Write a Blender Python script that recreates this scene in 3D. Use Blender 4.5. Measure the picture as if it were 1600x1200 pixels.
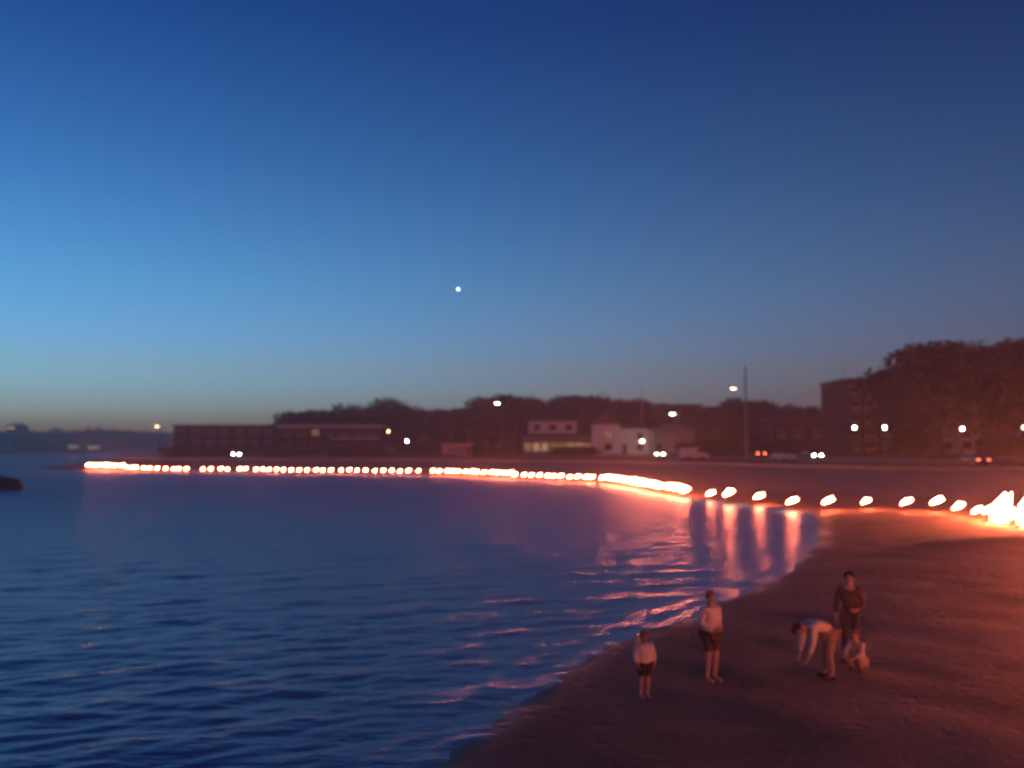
import bpy, bmesh, math, random
import numpy as np
from mathutils import Vector, Matrix

R = random.Random(11)
NR = np.random.RandomState(5)
for o in list(bpy.data.objects):
    bpy.data.objects.remove(o)
SC = bpy.context.scene
COL = SC.collection

# ------------------------------------------------------------------ camera
CAM_H = 4.5
F = 1443.0                     # focal length in photograph pixels (1600 wide)
PITCH = math.atan(100.0 / F)   # horizon 100 px under the middle
cam_d = bpy.data.cameras.new('camera')
cam_d.sensor_width = 36.0
cam_d.lens = 36.0 * F / 1600.0
cam_d.clip_start = 0.1
cam_d.clip_end = 20000
cam_d.dof.use_dof = True       # a phone lens focused too near: everything a little soft
cam_d.dof.focus_distance = 5.0
cam_d.dof.aperture_fstop = 1.25
cam = bpy.data.objects.new('camera', cam_d)
cam.location = (0, 0, CAM_H)
cam.rotation_euler = (math.radians(90) + PITCH, 0, 0)
COL.objects.link(cam)
SC.camera = cam

# ------------------------------------------------------------------ world: dusk sky, sun already set
W = bpy.data.worlds.new('World')
SC.world = W
W.use_nodes = True
wt = W.node_tree
wt.nodes.clear()
w_out = wt.nodes.new('ShaderNodeOutputWorld')
w_bg = wt.nodes.new('ShaderNodeBackground')
w_sky = wt.nodes.new('ShaderNodeTexSky')
w_sky.sky_type = 'NISHITA'
w_sky.sun_disc = False
w_sky.sun_elevation = math.radians(-3.0)
w_sky.sun_rotation = math.radians(-47)
w_sky.altitude = 0
w_sky.air_density = 1.0
w_sky.dust_density = 0.6
w_sky.ozone_density = 4.0
w_bg.inputs['Strength'].default_value = 2.2 * 5.0
# twilight tint by height above the horizon, the same all the way round (the model has no ozone-blue afterglow of its own)
w_tc = wt.nodes.new('ShaderNodeTexCoord')
w_sep = wt.nodes.new('ShaderNodeSeparateXYZ')
w_ramp = wt.nodes.new('ShaderNodeValToRGB')
TINT = [(0.0, (1.6, 2.9, 5.0)), (0.03, (1.65, 2.8, 3.8)), (0.055, (1.65, 2.55, 2.4)), (0.085, (1.7, 2.35, 1.78)), (0.17, (1.17, 2.2, 1.45)),
        (0.294, (0.64, 1.6, 1.16)), (0.43, (0.28, 0.93, 0.92)), (0.75, (0.2, 0.76, 0.82))]
els = w_ramp.color_ramp.elements
for i, (p, c) in enumerate(TINT):
    e = els[i] if i < 2 else els.new(p)
    e.position = p
    e.color = (c[0] / 5, c[1] / 5, c[2] / 5, 1)
w_mul = wt.nodes.new('ShaderNodeMix')
w_mul.data_type = 'RGBA'
w_mul.blend_type = 'MULTIPLY'
w_mul.inputs['Factor'].default_value = 1.0
wt.links.new(w_tc.outputs['Generated'], w_sep.inputs[0])
wt.links.new(w_sep.outputs['Z'], w_ramp.inputs[0])
wt.links.new(w_sky.outputs[0], w_mul.inputs['A'])
wt.links.new(w_ramp.outputs[0], w_mul.inputs['B'])
wt.links.new(w_mul.outputs['Result'], w_bg.inputs['Color'])
wt.links.new(w_bg.outputs[0], w_out.inputs['Surface'])

SC.view_settings.view_transform = 'Standard'
SC.view_settings.look = 'None'
SC.view_settings.exposure = 0.0
SC.view_settings.gamma = 1.0
SC.view_settings.use_curve_mapping = False
SC.cycles.use_denoising = True
SC.cycles.max_bounces = 5
SC.cycles.sample_clamp_indirect = 4.0


# ------------------------------------------------------------------ helpers
def ray(px, py):
    u = (px - 800.0) / F
    v = (600.0 - py) / F
    c, s = math.cos(PITCH), math.sin(PITCH)
    return Vector((u, c - v * s, s + v * c))


def at(px, py, Y):
    d = ray(px, py)
    return Vector((0, 0, CAM_H)) + d * (Y / d.y)


def on_z(px, py, z):
    d = ray(px, py)
    return Vector((0, 0, CAM_H)) + d * ((z - CAM_H) / d.z)


def xat(px, Y):
    return (px - 800.0) / F * Y * 1.0


def link(o, parent=None):
    COL.objects.link(o)
    if parent is not None:
        o.parent = parent
    return o


def tag(o, label=None, cat=None, group=None, kind=None):
    if label: o['label'] = label
    if cat: o['category'] = cat
    if group: o['group'] = group
    if kind: o['kind'] = kind
    return o


def empty(name, loc, rz=0.0, scale=1.0):
    o = bpy.data.objects.new(name, None)
    o.location = loc
    o.rotation_euler = (0, 0, rz)
    o.scale = (scale,) * 3
    o.empty_display_size = 0.2
    return link(o)


class MB:
    """collects verts and faces, then links them as one mesh object"""
    def __init__(self):
        self.v = []; self.f = []

    def add(self, vs, fs):
        n = len(self.v)
        self.v += [tuple(p) for p in vs]
        self.f += [tuple(i + n for i in q) for q in fs]
        return self

    def box(self, x0, x1, y0, y1, z0, z1):
        vs = [(x, y, z) for x in (x0, x1) for y in (y0, y1) for z in (z0, z1)]
        fs = [(0, 1, 3, 2), (4, 6, 7, 5), (0, 4, 5, 1), (2, 3, 7, 6), (0, 2, 6, 4), (1, 5, 7, 3)]
        return self.add(vs, fs)

    def tube(self, pts, rads, n=8, cap=True):
        pts = [Vector(p) for p in pts]
        rings = []
        vs = []
        for i, p in enumerate(pts):
            a = pts[max(0, i - 1)]; b = pts[min(len(pts) - 1, i + 1)]
            d = (b - a)
            if d.length < 1e-9: d = Vector((0, 0, 1))
            d.normalize()
            ref = Vector((0, 0, 1)) if abs(d.z) < 0.9 else Vector((0, 1, 0))
            s = d.cross(ref).normalized()
            t = d.cross(s).normalized()
            r = rads[i] if hasattr(rads, '__len__') else rads
            for k in range(n):
                ang = 2 * math.pi * k / n
                vs.append(p + s * math.cos(ang) * r + t * math.sin(ang) * r)
        fs = []
        for i in range(len(pts) - 1):
            for k in range(n):
                fs.append((i * n + k, i * n + (k + 1) % n, (i + 1) * n + (k + 1) % n, (i + 1) * n + k))
        if cap:
            fs.append(tuple(range(n)))
            fs.append(tuple((len(pts) - 1) * n + k for k in reversed(range(n))))
        return self.add(vs, fs)

    def lathe(self, prof, n=12, loc=(0, 0, 0), wob=None):
        vs = []; fs = []
        for i, (r, z) in enumerate(prof):
            for k in range(n):
                a = 2 * math.pi * k / n
                rr = r * (wob(i, k) if wob else 1)
                vs.append((loc[0] + rr * math.cos(a), loc[1] + rr * math.sin(a), loc[2] + z))
        for i in range(len(prof) - 1):
            for k in range(n):
                fs.append((i * n + k, i * n + (k + 1) % n, (i + 1) * n + (k + 1) % n, (i + 1) * n + k))
        fs.append(tuple(reversed(range(n))))
        fs.append(tuple((len(prof) - 1) * n + k for k in range(n)))
        return self.add(vs, fs)

    def mesh(self, name, mat, smooth=False):
        me = bpy.data.meshes.new(name)
        me.from_pydata(self.v, [], self.f)
        bm = bmesh.new(); bm.from_mesh(me)
        bmesh.ops.recalc_face_normals(bm, faces=bm.faces)
        bm.to_mesh(me); bm.free()
        if mat: me.materials.append(mat)
        if smooth:
            me.polygons.foreach_set('use_smooth', [True] * len(me.polygons))
        return me

    def build(self, name, mat, parent=None, smooth=False):
        return link(bpy.data.objects.new(name, self.mesh(name, mat, smooth)), parent)


def copy_tree(o, parent=None):
    c = o.copy()
    COL.objects.link(c)
    c.parent = parent
    for ch in list(o.children):
        copy_tree(ch, c)
    return c


# ------------------------------------------------------------------ materials
def mat(name, col, rough=0.7, noise=None, bump=None, spec=0.3, metal=0.0, emit=None, coat=0.0):
    """noise=(scale, amount): value variation; bump=(scale, strength, distance)"""
    m = bpy.data.materials.new(name)
    m.use_nodes = True
    nt = m.node_tree
    b = nt.nodes['Principled BSDF']
    b.inputs['Base Color'].default_value = (*col, 1)
    b.inputs['Roughness'].default_value = rough
    b.inputs['Specular IOR Level'].default_value = spec
    b.inputs['Metallic'].default_value = metal
    b.inputs['Coat Weight'].default_value = coat
    if noise or bump:
        tc = nt.nodes.new('ShaderNodeTexCoord')
    if noise:
        n = nt.nodes.new('ShaderNodeTexNoise')
        n.inputs['Scale'].default_value = noise[0]
        n.inputs['Detail'].default_value = 6
        nt.links.new(tc.outputs['Object'], n.inputs['Vector'])
        mp = nt.nodes.new('ShaderNodeMapRange')
        mp.inputs['From Min'].default_value = 0.25; mp.inputs['From Max'].default_value = 0.75
        mp.inputs['To Min'].default_value = 1 - noise[1]; mp.inputs['To Max'].default_value = 1 + noise[1]
        nt.links.new(n.outputs['Fac'], mp.inputs['Value'])
        mx = nt.nodes.new('ShaderNodeVectorMath'); mx.operation = 'SCALE'
        mx.inputs[0].default_value = col
        nt.links.new(mp.outputs[0], mx.inputs['Scale'])
        nt.links.new(mx.outputs[0], b.inputs['Base Color'])
    if bump:
        n2 = nt.nodes.new('ShaderNodeTexNoise')
        n2.inputs['Scale'].default_value = bump[0]
        n2.inputs['Detail'].default_value = 5
        nt.links.new(tc.outputs['Object'], n2.inputs['Vector'])
        bp = nt.nodes.new('ShaderNodeBump')
        bp.inputs['Strength'].default_value = bump[1]
        bp.inputs['Distance'].default_value = bump[2]
        nt.links.new(n2.outputs['Fac'], bp.inputs['Height'])
        nt.links.new(bp.outputs[0], b.inputs['Normal'])
    if emit:
        b.inputs['Emission Color'].default_value = (*emit[0], 1)
        b.inputs['Emission Strength'].default_value = emit[1]
    return m


M = {}
M['grass'] = mat('grass', (0.045, 0.06, 0.025), 0.9, (0.6, 0.4), (30, 0.6, 0.03))
M['asphalt'] = mat('asphalt', (0.05, 0.05, 0.052), 0.85, (2, 0.2), (40, 0.4, 0.01))
M['paving'] = mat('paving', (0.34, 0.31, 0.27), 0.8, (1.3, 0.2))
M['concrete'] = mat('concrete', (0.33, 0.30, 0.27), 0.85, (0.8, 0.25), (6, 0.3, 0.02))
M['line_paint'] = mat('line_paint', (0.75, 0.75, 0.72), 0.7)
M['white_wall'] = mat('white_wall', (0.78, 0.77, 0.74), 0.7, (0.7, 0.08))
M['cream_wall'] = mat('cream_wall', (0.55, 0.5, 0.4), 0.75, (0.7, 0.12))
M['brick_wall'] = mat('brick_wall', (0.26, 0.14, 0.10), 0.85, (1.5, 0.2), (8, 0.4, 0.02))
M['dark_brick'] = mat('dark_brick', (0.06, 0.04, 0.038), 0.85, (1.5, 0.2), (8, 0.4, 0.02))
M['grey_wall'] = mat('grey_wall', (0.30, 0.31, 0.30), 0.8, (0.7, 0.15))
M['tile_roof'] = mat('tile_roof', (0.22, 0.10, 0.07), 0.8, (1.5, 0.25), (9, 0.5, 0.03))
M['dark_roof'] = mat('dark_roof', (0.08, 0.08, 0.085), 0.75, (1.0, 0.2))
M['trim'] = mat('trim', (0.6, 0.58, 0.54), 0.6)
M['glass'] = mat('glass', (0.02, 0.025, 0.03), 0.08, spec=0.6)
M['lit_glass'] = mat('lit_glass', (0.3, 0.25, 0.15), 0.3, emit=((1.0, 0.72, 0.35), 0.28))
M['dim_glass'] = mat('dim_glass', (0.2, 0.17, 0.12), 0.3, emit=((1.0, 0.62, 0.28), 0.16))
M['metal'] = mat('metal', (0.25, 0.25, 0.26), 0.5, metal=0.6)
M['pale_metal'] = mat('pale_metal', (0.62, 0.6, 0.56), 0.5)
M['lamp_white'] = mat('lamp_white', (0.8, 0.8, 0.8), 0.4, emit=((0.85, 0.95, 1.0), 55))
M['lamp_neutral'] = mat('lamp_neutral', (0.8, 0.8, 0.8), 0.4, emit=((1.0, 0.90, 0.72), 45))
M['yard_light'] = mat('yard_light', (0.8, 0.8, 0.8), 0.4, emit=((1.0, 0.93, 0.82), 60))
M['lamp_warm'] = mat('lamp_warm', (0.8, 0.7, 0.6), 0.4, emit=((1.0, 0.66, 0.34), 18))
M['headlight'] = mat('headlight', (0.8, 0.8, 0.8), 0.3, emit=((1.0, 0.93, 0.8), 90))
M['taillight'] = mat('taillight', (0.5, 0.02, 0.02), 0.3, emit=((1.0, 0.16, 0.05), 14))
M['taillight_dim'] = mat('taillight_dim', (0.5, 0.02, 0.02), 0.3, emit=((1.0, 0.2, 0.12), 5))
M['rubber'] = mat('rubber', (0.02, 0.02, 0.02), 0.8)
M['bark'] = mat('bark', (0.10, 0.075, 0.055), 0.9, (3, 0.3), (12, 0.6, 0.03))
M['leaf_a'] = mat('leaf_a', (0.045, 0.07, 0.03), 0.7, (0.25, 0.35))
M['leaf_b'] = mat('leaf_b', (0.06, 0.075, 0.035), 0.7, (0.25, 0.35))
M['stake'] = mat('stake', (0.30, 0.2, 0.12), 0.8, (8, 0.2))
M['tin'] = mat('tin', (0.35, 0.34, 0.33), 0.35, metal=0.9)
M['rock'] = mat('rock', (0.11, 0.10, 0.095), 0.85, (1.2, 0.3), (5, 0.6, 0.06))


def flame_material():
    m = bpy.data.materials.new('flame')
    m.use_nodes = True
    nt = m.node_tree; nt.nodes.clear()
    out = nt.nodes.new('ShaderNodeOutputMaterial')
    em = nt.nodes.new('ShaderNodeEmission')
    em.inputs['Color'].default_value = (1.0, 0.18, 0.075, 1)
    em.inputs['Strength'].default_value = 270
    nt.links.new(em.outputs[0], out.inputs['Surface'])
    m.cycles.emission_sampling = 'FRONT'
    return m


M['flame'] = flame_material()


def sand_material():
    m = bpy.data.materials.new('sand')
    m.use_nodes = True
    nt = m.node_tree
    b = nt.nodes['Principled BSDF']
    tc = nt.nodes.new('ShaderNodeTexCoord')
    at_ = nt.nodes.new('ShaderNodeAttribute'); at_.attribute_name = 'wet'
    n = nt.nodes.new('ShaderNodeTexNoise'); n.inputs['Scale'].default_value = 0.35; n.inputs['Detail'].default_value = 8
    nt.links.new(tc.outputs['Object'], n.inputs['Vector'])
    cr = nt.nodes.new('ShaderNodeValToRGB')
    cr.color_ramp.elements[0].position = 0.3; cr.color_ramp.elements[0].color = (0.17, 0.105, 0.066, 1)
    cr.color_ramp.elements[1].position = 0.7; cr.color_ramp.elements[1].color = (0.31, 0.195, 0.122, 1)
    nt.links.new(n.outputs['Fac'], cr.inputs[0])
    mx = nt.nodes.new('ShaderNodeMix'); mx.data_type = 'RGBA'
    mx.inputs['B'].default_value = (0.07, 0.046, 0.032, 1)
    # paler dry sand under the wall, colour lifted to stand in for flare light
    dr = nt.nodes.new('ShaderNodeAttribute'); dr.attribute_name = 'dry'
    dm = nt.nodes.new('ShaderNodeMix'); dm.data_type = 'RGBA'
    dm.inputs['B'].default_value = (0.46, 0.29, 0.18, 1)
    nt.links.new(dr.outputs['Fac'], dm.inputs['Factor'])
    nt.links.new(cr.outputs[0], dm.inputs['A'])
    nt.links.new(dm.outputs['Result'], mx.inputs['A'])
    nt.links.new(at_.outputs['Fac'], mx.inputs['Factor'])
    nt.links.new(mx.outputs['Result'], b.inputs['Base Color'])
    mr = nt.nodes.new('ShaderNodeMapRange')
    mr.inputs['To Min'].default_value = 0.92; mr.inputs['To Max'].default_value = 0.28
    nt.links.new(at_.outputs['Fac'], mr.inputs['Value'])
    nt.links.new(mr.outputs[0], b.inputs['Roughness'])
    b.inputs['Specular IOR Level'].default_value = 0.35
    n2 = nt.nodes.new('ShaderNodeTexNoise'); n2.inputs['Scale'].default_value = 6.5; n2.inputs['Detail'].default_value = 8; n2.inputs['Roughness'].default_value = 0.62
    nt.links.new(tc.outputs['Object'], n2.inputs['Vector'])
    sb = nt.nodes.new('ShaderNodeMapRange')
    sb.inputs['To Min'].default_value = 0.9; sb.inputs['To Max'].default_value = 0.12
    nt.links.new(at_.outputs['Fac'], sb.inputs['Value'])
    bp = nt.nodes.new('ShaderNodeBump'); bp.inputs['Distance'].default_value = 0.085
    nt.links.new(sb.outputs[0], bp.inputs['Strength'])
    vo = nt.nodes.new('ShaderNodeTexVoronoi'); vo.inputs['Scale'].default_value = 1.5
    nt.links.new(tc.outputs['Object'], vo.inputs['Vector'])
    dent = nt.nodes.new('ShaderNodeMapRange'); dent.interpolation_type = 'SMOOTHSTEP'
    dent.inputs['From Min'].default_value = 0.08; dent.inputs['From Max'].default_value = 0.3
    dent.inputs['To Min'].default_value = -0.55; dent.inputs['To Max'].default_value = 0.0
    nt.links.new(vo.outputs['Distance'], dent.inputs['Value'])
    hs_ = nt.nodes.new('ShaderNodeMath'); hs_.operation = 'ADD'
    nt.links.new(n2.outputs['Fac'], hs_.inputs[0]); nt.links.new(dent.outputs[0], hs_.inputs[1])
    nt.links.new(hs_.outputs[0], bp.inputs['Height'])
    nt.links.new(bp.outputs[0], b.inputs['Normal'])
    return m


def water_material():
    m = bpy.data.materials.new('sea_water')
    m.use_nodes = True
    nt = m.node_tree
    b = nt.nodes['Principled BSDF']
    b.inputs['Base Color'].default_value = (0.06, 0.21, 0.38, 1)
    ch = nt.nodes.new('ShaderNodeAttribute'); ch.attribute_name = 'chop'
    cm = nt.nodes.new('ShaderNodeMapRange'); cm.inputs['To Min'].default_value = 0.21; cm.inputs['To Max'].default_value = 0.44
    nt.links.new(ch.outputs['Fac'], cm.inputs['Value']); nt.links.new(cm.outputs[0], b.inputs['Roughness'])
    b.inputs['IOR'].default_value = 1.333
    tc = nt.nodes.new('ShaderNodeTexCoord')
    mp = nt.nodes.new('ShaderNodeMapping')
    mp.inputs['Rotation'].default_value = (0, 0, math.radians(-18))
    mp.inputs['Scale'].default_value = (1.2, 3.4, 1)
    nt.links.new(tc.outputs['Object'], mp.inputs['Vector'])
    n = nt.nodes.new('ShaderNodeTexNoise'); n.inputs['Scale'].default_value = 1.6; n.inputs['Detail'].default_value = 4
    nt.links.new(mp.outputs[0], n.inputs['Vector'])
    bp = nt.nodes.new('ShaderNodeBump'); bp.inputs['Strength'].default_value = 0.55; bp.inputs['Distance'].default_value = 0.06
    nt.links.new(n.outputs['Fac'], bp.inputs['Height'])
    nt.links.new(bp.outputs[0], b.inputs['Normal'])
    return m


M['sand'] = sand_material()
M['water'] = water_material()

# ------------------------------------------------------------------ the lie of the land
def catmull(pts, n=5):
    P = [np.array(p, float) for p in pts]
    out = []
    for i in range(len(P) - 1):
        p0 = P[max(0, i - 1)]; p1 = P[i]; p2 = P[i + 1]; p3 = P[min(len(P) - 1, i + 2)]
        for k in range(n):
            t = k / n
            out.append(0.5 * ((2 * p1) + (-p0 + p2) * t + (2 * p0 - 5 * p1 + 4 * p2 - p3) * t * t + (-p0 + 3 * p1 - 3 * p2 + p3) * t ** 3))
    out.append(P[-1])
    return np.array(out)


SHORE = catmull([(-20, -60), (-6, -10), (-3, 5), (-1.7, 13), (-0.4, 16.6), (1.5, 21), (4.8, 26), (9.5, 34), (14.6, 46),
                 (17.2, 54), (19.3, 61), (20.2, 66), (18.4, 72), (17, 79), (14.6, 86), (12.6, 99), (9.3, 118), (4.2, 130), (-7.6, 147.5),
                 (-16, 156.5), (-28.5, 166.5), (-48, 172), (-69, 177.5), (-90, 190), (-101, 198), (-108, 213), (-107, 250),
                 (-88, 330), (-78, 420), (-160, 610), (-500, 665), (-900, 690), (-4000, 760)], 4)
WALL = catmull([(420, 60), (200, 84), (120, 97), (75, 102), (50, 106), (38, 117), (30, 138), (18, 161), (-8, 181), (-30, 194),
                (-60, 201), (-85, 206), (-93, 220), (-92, 250), (-73, 330), (-63, 420), (-150, 625), (-500, 682), (-900, 708), (-4000, 780)], 5)
LANDPOLY = np.vstack([SHORE, [(-4000, 4000), (4000, 4000), (4000, -60)]])
TOWNPOLY = np.vstack([WALL, [(-4000, 4000), (4000, 4000), (4000, 60)]])


def inside(poly, x, y):
    c = np.zeros(x.shape, bool)
    n = len(poly)
    for i in range(n):
        x1, y1 = poly[i]; x2, y2 = poly[(i + 1) % n]
        if y1 == y2: continue
        cond = ((y1 > y) != (y2 > y)) & (x < (x2 - x1) * (y - y1) / (y2 - y1) + x1)
        c ^= cond
    return c


def dist(line, x, y):
    d = np.full(x.shape, 1e18)
    for i in range(len(line) - 1):
        ax, ay = line[i]; bx, by = line[i + 1]
        vx, vy = bx - ax, by - ay
        L = vx * vx + vy * vy
        if L < 1e-12: continue
        t = np.clip(((x - ax) * vx + (y - ay) * vy) / L, 0, 1)
        d = np.minimum(d, (x - ax - t * vx) ** 2 + (y - ay - t * vy) ** 2)
    return np.sqrt(d)


def vnoise(x, y, s):
    return (np.sin(x * 1.3 / s + 1.7 * np.sin(y * 0.9 / s)) + np.sin(y * 1.7 / s + 1.3 * np.sin(x * 1.1 / s + 2)) + np.sin((x + y) * 0.8 / s + 4)) / 3


def land(x, y):
    """height, signed shore distance, in-town flag, wall distance"""
    x = np.asarray(x, float); y = np.asarray(y, float)
    s = dist(SHORE, x, y)
    s = np.where(inside(LANDPOLY, x, y), s, -s)
    w = dist(WALL, x, y)
    town = inside(TOWNPOLY, x, y)
    sp = np.maximum(s, 0)
    zb = 0.40 * (1 - np.exp(-sp / 9)) + 1.6 * (sp / (sp + w + 1e-6)) ** 1.05 * np.clip((y - 40) / 25, 0.15, 1)
    zb = zb + 0.05 * vnoise(x, y, 1.7) * np.clip(sp / 6, 0, 1) + 0.035 * vnoise(y, x, 0.55) * np.clip(sp / 4, 0, 1)
    # a low drift ridge of sand running towards the flares
    zb = zb + 0.28 * np.exp(-((y - 41.0 - 0.30 * (x - 20)) / 1.3) ** 2) * np.clip((x - 15.5) / 4, 0, 1) * np.clip((40 - x) / 4, 0, 1)
    zb = np.where(s < 0, np.maximum(0.09 * s, -3.0), zb)
    zt = 2.1 + 0.03 * np.minimum(w, 40)
    hill = 17 * np.clip((y - 700) / 120, 0, 1) * np.clip((x + 1500) / 200, 0, 1) * np.clip((150 - x) / 300, 0, 1)
    hill = hill * (0.85 + 0.2 * np.sin(x / 70.0) * np.sin(x / 31.0 + 1))
    zt = zt + hill
    return np.where(town, zt, zb), s, town, w


def gz(x, y):
    return float(land(np.array([x]), np.array([y]))[0][0])


def to_ground(px, py):
    p = on_z(px, py, 0.0)
    for _ in range(12):
        p = on_z(px, py, gz(p.x, p.y))
    return p


def grid_mesh(name, X, Y, Z, mask, material, attrs=None, smooth=True):
    """X, Y, Z: 2-D arrays; keeps the quads whose mask (cell array) is True"""
    nr, nc = X.shape
    idx = np.arange(nr * nc).reshape(nr, nc)
    q = np.stack([idx[:-1, :-1], idx[:-1, 1:], idx[1:, 1:], idx[1:, :-1]], -1)[mask]
    used = np.unique(q)
    remap = np.full(nr * nc, -1); remap[used] = np.arange(len(used))
    q = remap[q]
    V = np.stack([X.ravel(), Y.ravel(), Z.ravel()], -1)[used]
    me = bpy.data.meshes.new(name)
    me.vertices.add(len(V)); me.vertices.foreach_set('co', V.astype(np.float32).ravel())
    me.loops.add(q.size); me.loops.foreach_set('vertex_index', q.astype(np.int32).ravel())
    me.polygons.add(len(q))
    me.polygons.foreach_set('loop_start', np.arange(0, q.size, 4, dtype=np.int32))
    me.polygons.foreach_set('loop_total', np.full(len(q), 4, np.int32))
    me.polygons.foreach_set('use_smooth', np.full(len(q), smooth))
    me.update(calc_edges=True)
    for k, a in (attrs or {}).items():
        at_ = me.attributes.new(k, 'FLOAT', 'POINT')
        at_.data.foreach_set('value', a.ravel()[used].astype(np.float32))
    me.materials.append(material)
    o = link(bpy.data.objects.new(name, me))
    return o


def axis(*segs):
    out = []
    for a, b, st in segs:
        out += list(np.arange(a, b, st))
    return np.array(out)


gx = axis((-4000, -1000, 150), (-1000, -140, 14), (-140, -40, 1.0), (-40, -6, 0.6), (-6, 34, 0.33), (34, 150, 1.0), (150, 420, 14), (420, 4001, 170))
gy = axis((-60, 6, 3), (6, 62, 0.35), (62, 225, 0.8), (225, 450, 4), (450, 1000, 14), (1000, 4001, 200))
GX, GY = np.meshgrid(gx, gy)
GZ, GS, GT, GW = land(GX, GY)
cx = (GX[:-1, :-1] + GX[1:, 1:]) / 2; cy = (GY[:-1, :-1] + GY[1:, 1:]) / 2
ctown = inside(TOWNPOLY, cx, cy)
wet = np.clip(1 - (GS + 0.5 * vnoise(GX, GY, 1.2)) / 2.0, 0, 1)
wet = wet * wet * (3 - 2 * wet)
dry = np.clip((np.maximum(GS, 0) / (np.maximum(GS, 0) + GW + 1e-6) - 0.06 + 0.04 * vnoise(GX, GY, 2.5)) / 0.25, 0, 1)  # dry upper beach; the mask also carries the painted-in flare glow
ZB = np.where(GT, np.where(GW < 2.5, 1.75, GZ), GZ)
beach = grid_mesh('beach', GX, GY, ZB, ~ctown & ((GS[:-1, :-1] > -60) | (cy > 400)), M['sand'], {'wet': wet, 'dry': dry})
tag(beach, 'dark brown sand beach lit red by the flares', 'beach', kind='structure')
# the park behind the wall: its own grid, stitched to the wall by an overlap under the coping
LZ = np.where(GT, GZ, 2.08)
edge = (GW[:-1, :-1] < 1.2)
lawn = grid_mesh('park_ground', GX, GY, LZ, (GT[:-1, :-1] & GT[1:, 1:] & GT[1:, :-1] & GT[:-1, 1:]), M['grass'])
tag(lawn, 'dark grass of the foreshore park behind the wall', 'grass', kind='structure')

# ------------------------------------------------------------------ the sea
rows = [7.0]
while rows[-1] < 300:
    d = rows[-1]
    rows.append(d + max(0.075, d * d / 4158 * 1.15))
while rows[-1] < 4000:
    rows.append(rows[-1] * 1.06)
rows = np.array(rows)
us = np.linspace(-1.25, 1.25, 620)
SY = np.repeat(rows[:, None], len(us), 1)
SX = us[None, :] * (SY + 9)
shore_d = dist(SHORE[:130], SX, SY)
SZ = np.zeros_like(SX)
damp = np.clip(0.45 + shore_d / 5, 0.05, 1)
far = np.clip(1.0 - (SY - 250) / 400, 0.3, 1)
for i in range(52):
    lam = 0.42 * (2.9 / 0.42) ** (NR.rand() ** 1.2)
    ang = math.radians(-90 + 20 + NR.normal(0, 17))          # waves run in towards the near shore
    k = 2 * math.pi / lam
    kx, ky = k * math.cos(ang), k * math.sin(ang)
    ph = NR.rand() * 6.28
    amp = 0.0044 * lam ** 0.8 * (0.85 if lam > 1.3 else 1.0)
    # slow modulation so that crests are short and uneven
    mod = 0.55 + 0.45 * np.sin(SX * (0.11 + 0.13 * NR.rand()) + SY * (0.05 + 0.1 * NR.rand()) + NR.rand() * 6.28)
    SZ += amp * mod * np.sin(kx * SX + ky * SY + ph + 0.6 * np.sin(SX * 0.23 + ph))
SZ *= damp * far
# little wavelets that run up parallel to the beach
near = np.exp(-shore_d / 5.0)
sw = np.sin(2 * math.pi * shore_d / 2.1 + 0.9 * vnoise(SX, SY, 3.0) + 0.4)
SZ += 0.03 * near * np.clip(sw, 0, 1) ** 3 * (0.6 + 0.4 * vnoise(SX, SY, 2.2))
sea = grid_mesh('sea', SX, SY, SZ + 0.012, np.ones((len(rows) - 1, len(us) - 1), bool), M['water'], {'chop': np.clip((SY - 18) / 75, 0, 1) ** 0.7})
tag(sea, 'rippled dark blue bay water reflecting the dusk sky', 'water', kind='structure')


# ------------------------------------------------------------------ wall, promenade and road along the bay
def offset_line(line, off):
    """line moved inland by off (inland is to the right hand of the wall's run from right to left... = +normal)"""
    out = []
    for i in range(len(line)):
        a = line[max(0, i - 1)]; b = line[min(len(line) - 1, i + 1)]
        t = (b - a) / (np.linalg.norm(b - a) + 1e-9)
        n = np.array([t[1], -t[0]])
        out.append(line[i] + n * off)
    return np.array(out)


FRONT = WALL[2:71]        # the stretch of wall round the bay
# check which side is inland
_p = offset_line(FRONT, 5.0)[20]
SIDE = 1.0 if inside(TOWNPOLY, np.array([_p[0]]), np.array([_p[1]]))[0] else -1.0


def strip(name, w0, w1, lift, material, n=4, line=FRONT):
    ws = np.linspace(w0, w1, n)
    L = [offset_line(line, SIDE * w) for w in ws]
    X = np.array([l[:, 0] for l in L]); Y = np.array([l[:, 1] for l in L])
    Z = land(X, Y)[0]
    Z = np.where(land(X, Y)[2], Z, 2.1) + lift
    return grid_mesh(name, X, Y, Z, np.ones((n - 1, X.shape[1] - 1), bool), material, smooth=False)


tag(strip('promenade', 0.35, 5.0, 0.045, M['paving']), kind='structure')
tag(strip('road', 15.0, 23.0, 0.06, M['asphalt'], 6), kind='structure')
tag(strip('road_centre_line', 18.95, 19.08, 0.075, M['line_paint'], 2), kind='structure')


def wall_solid(name, w0, w1, z0, z1, material, parent=None):
    a = offset_line(FRONT, SIDE * w0); b = offset_line(FRONT, SIDE * w1)
    mb = MB(); n = len(a)
    vs = []
    for i in range(n):
        vs += [(a[i][0], a[i][1], z0), (a[i][0], a[i][1], z1), (b[i][0], b[i][1], z1), (b[i][0], b[i][1], z0)]
    fs = []
    for i in range(n - 1):
        for k in range(4):
            fs.append((i * 4 + k, i * 4 + (k + 1) % 4, i * 4 + 4 + (k + 1) % 4, i * 4 + 4 + k))
    fs += [(0, 1, 2, 3), ((n - 1) * 4 + 3, (n - 1) * 4 + 2, (n - 1) * 4 + 1, (n - 1) * 4)]
    mb.add(vs, fs)
    return mb.build(name, material, parent)


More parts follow.
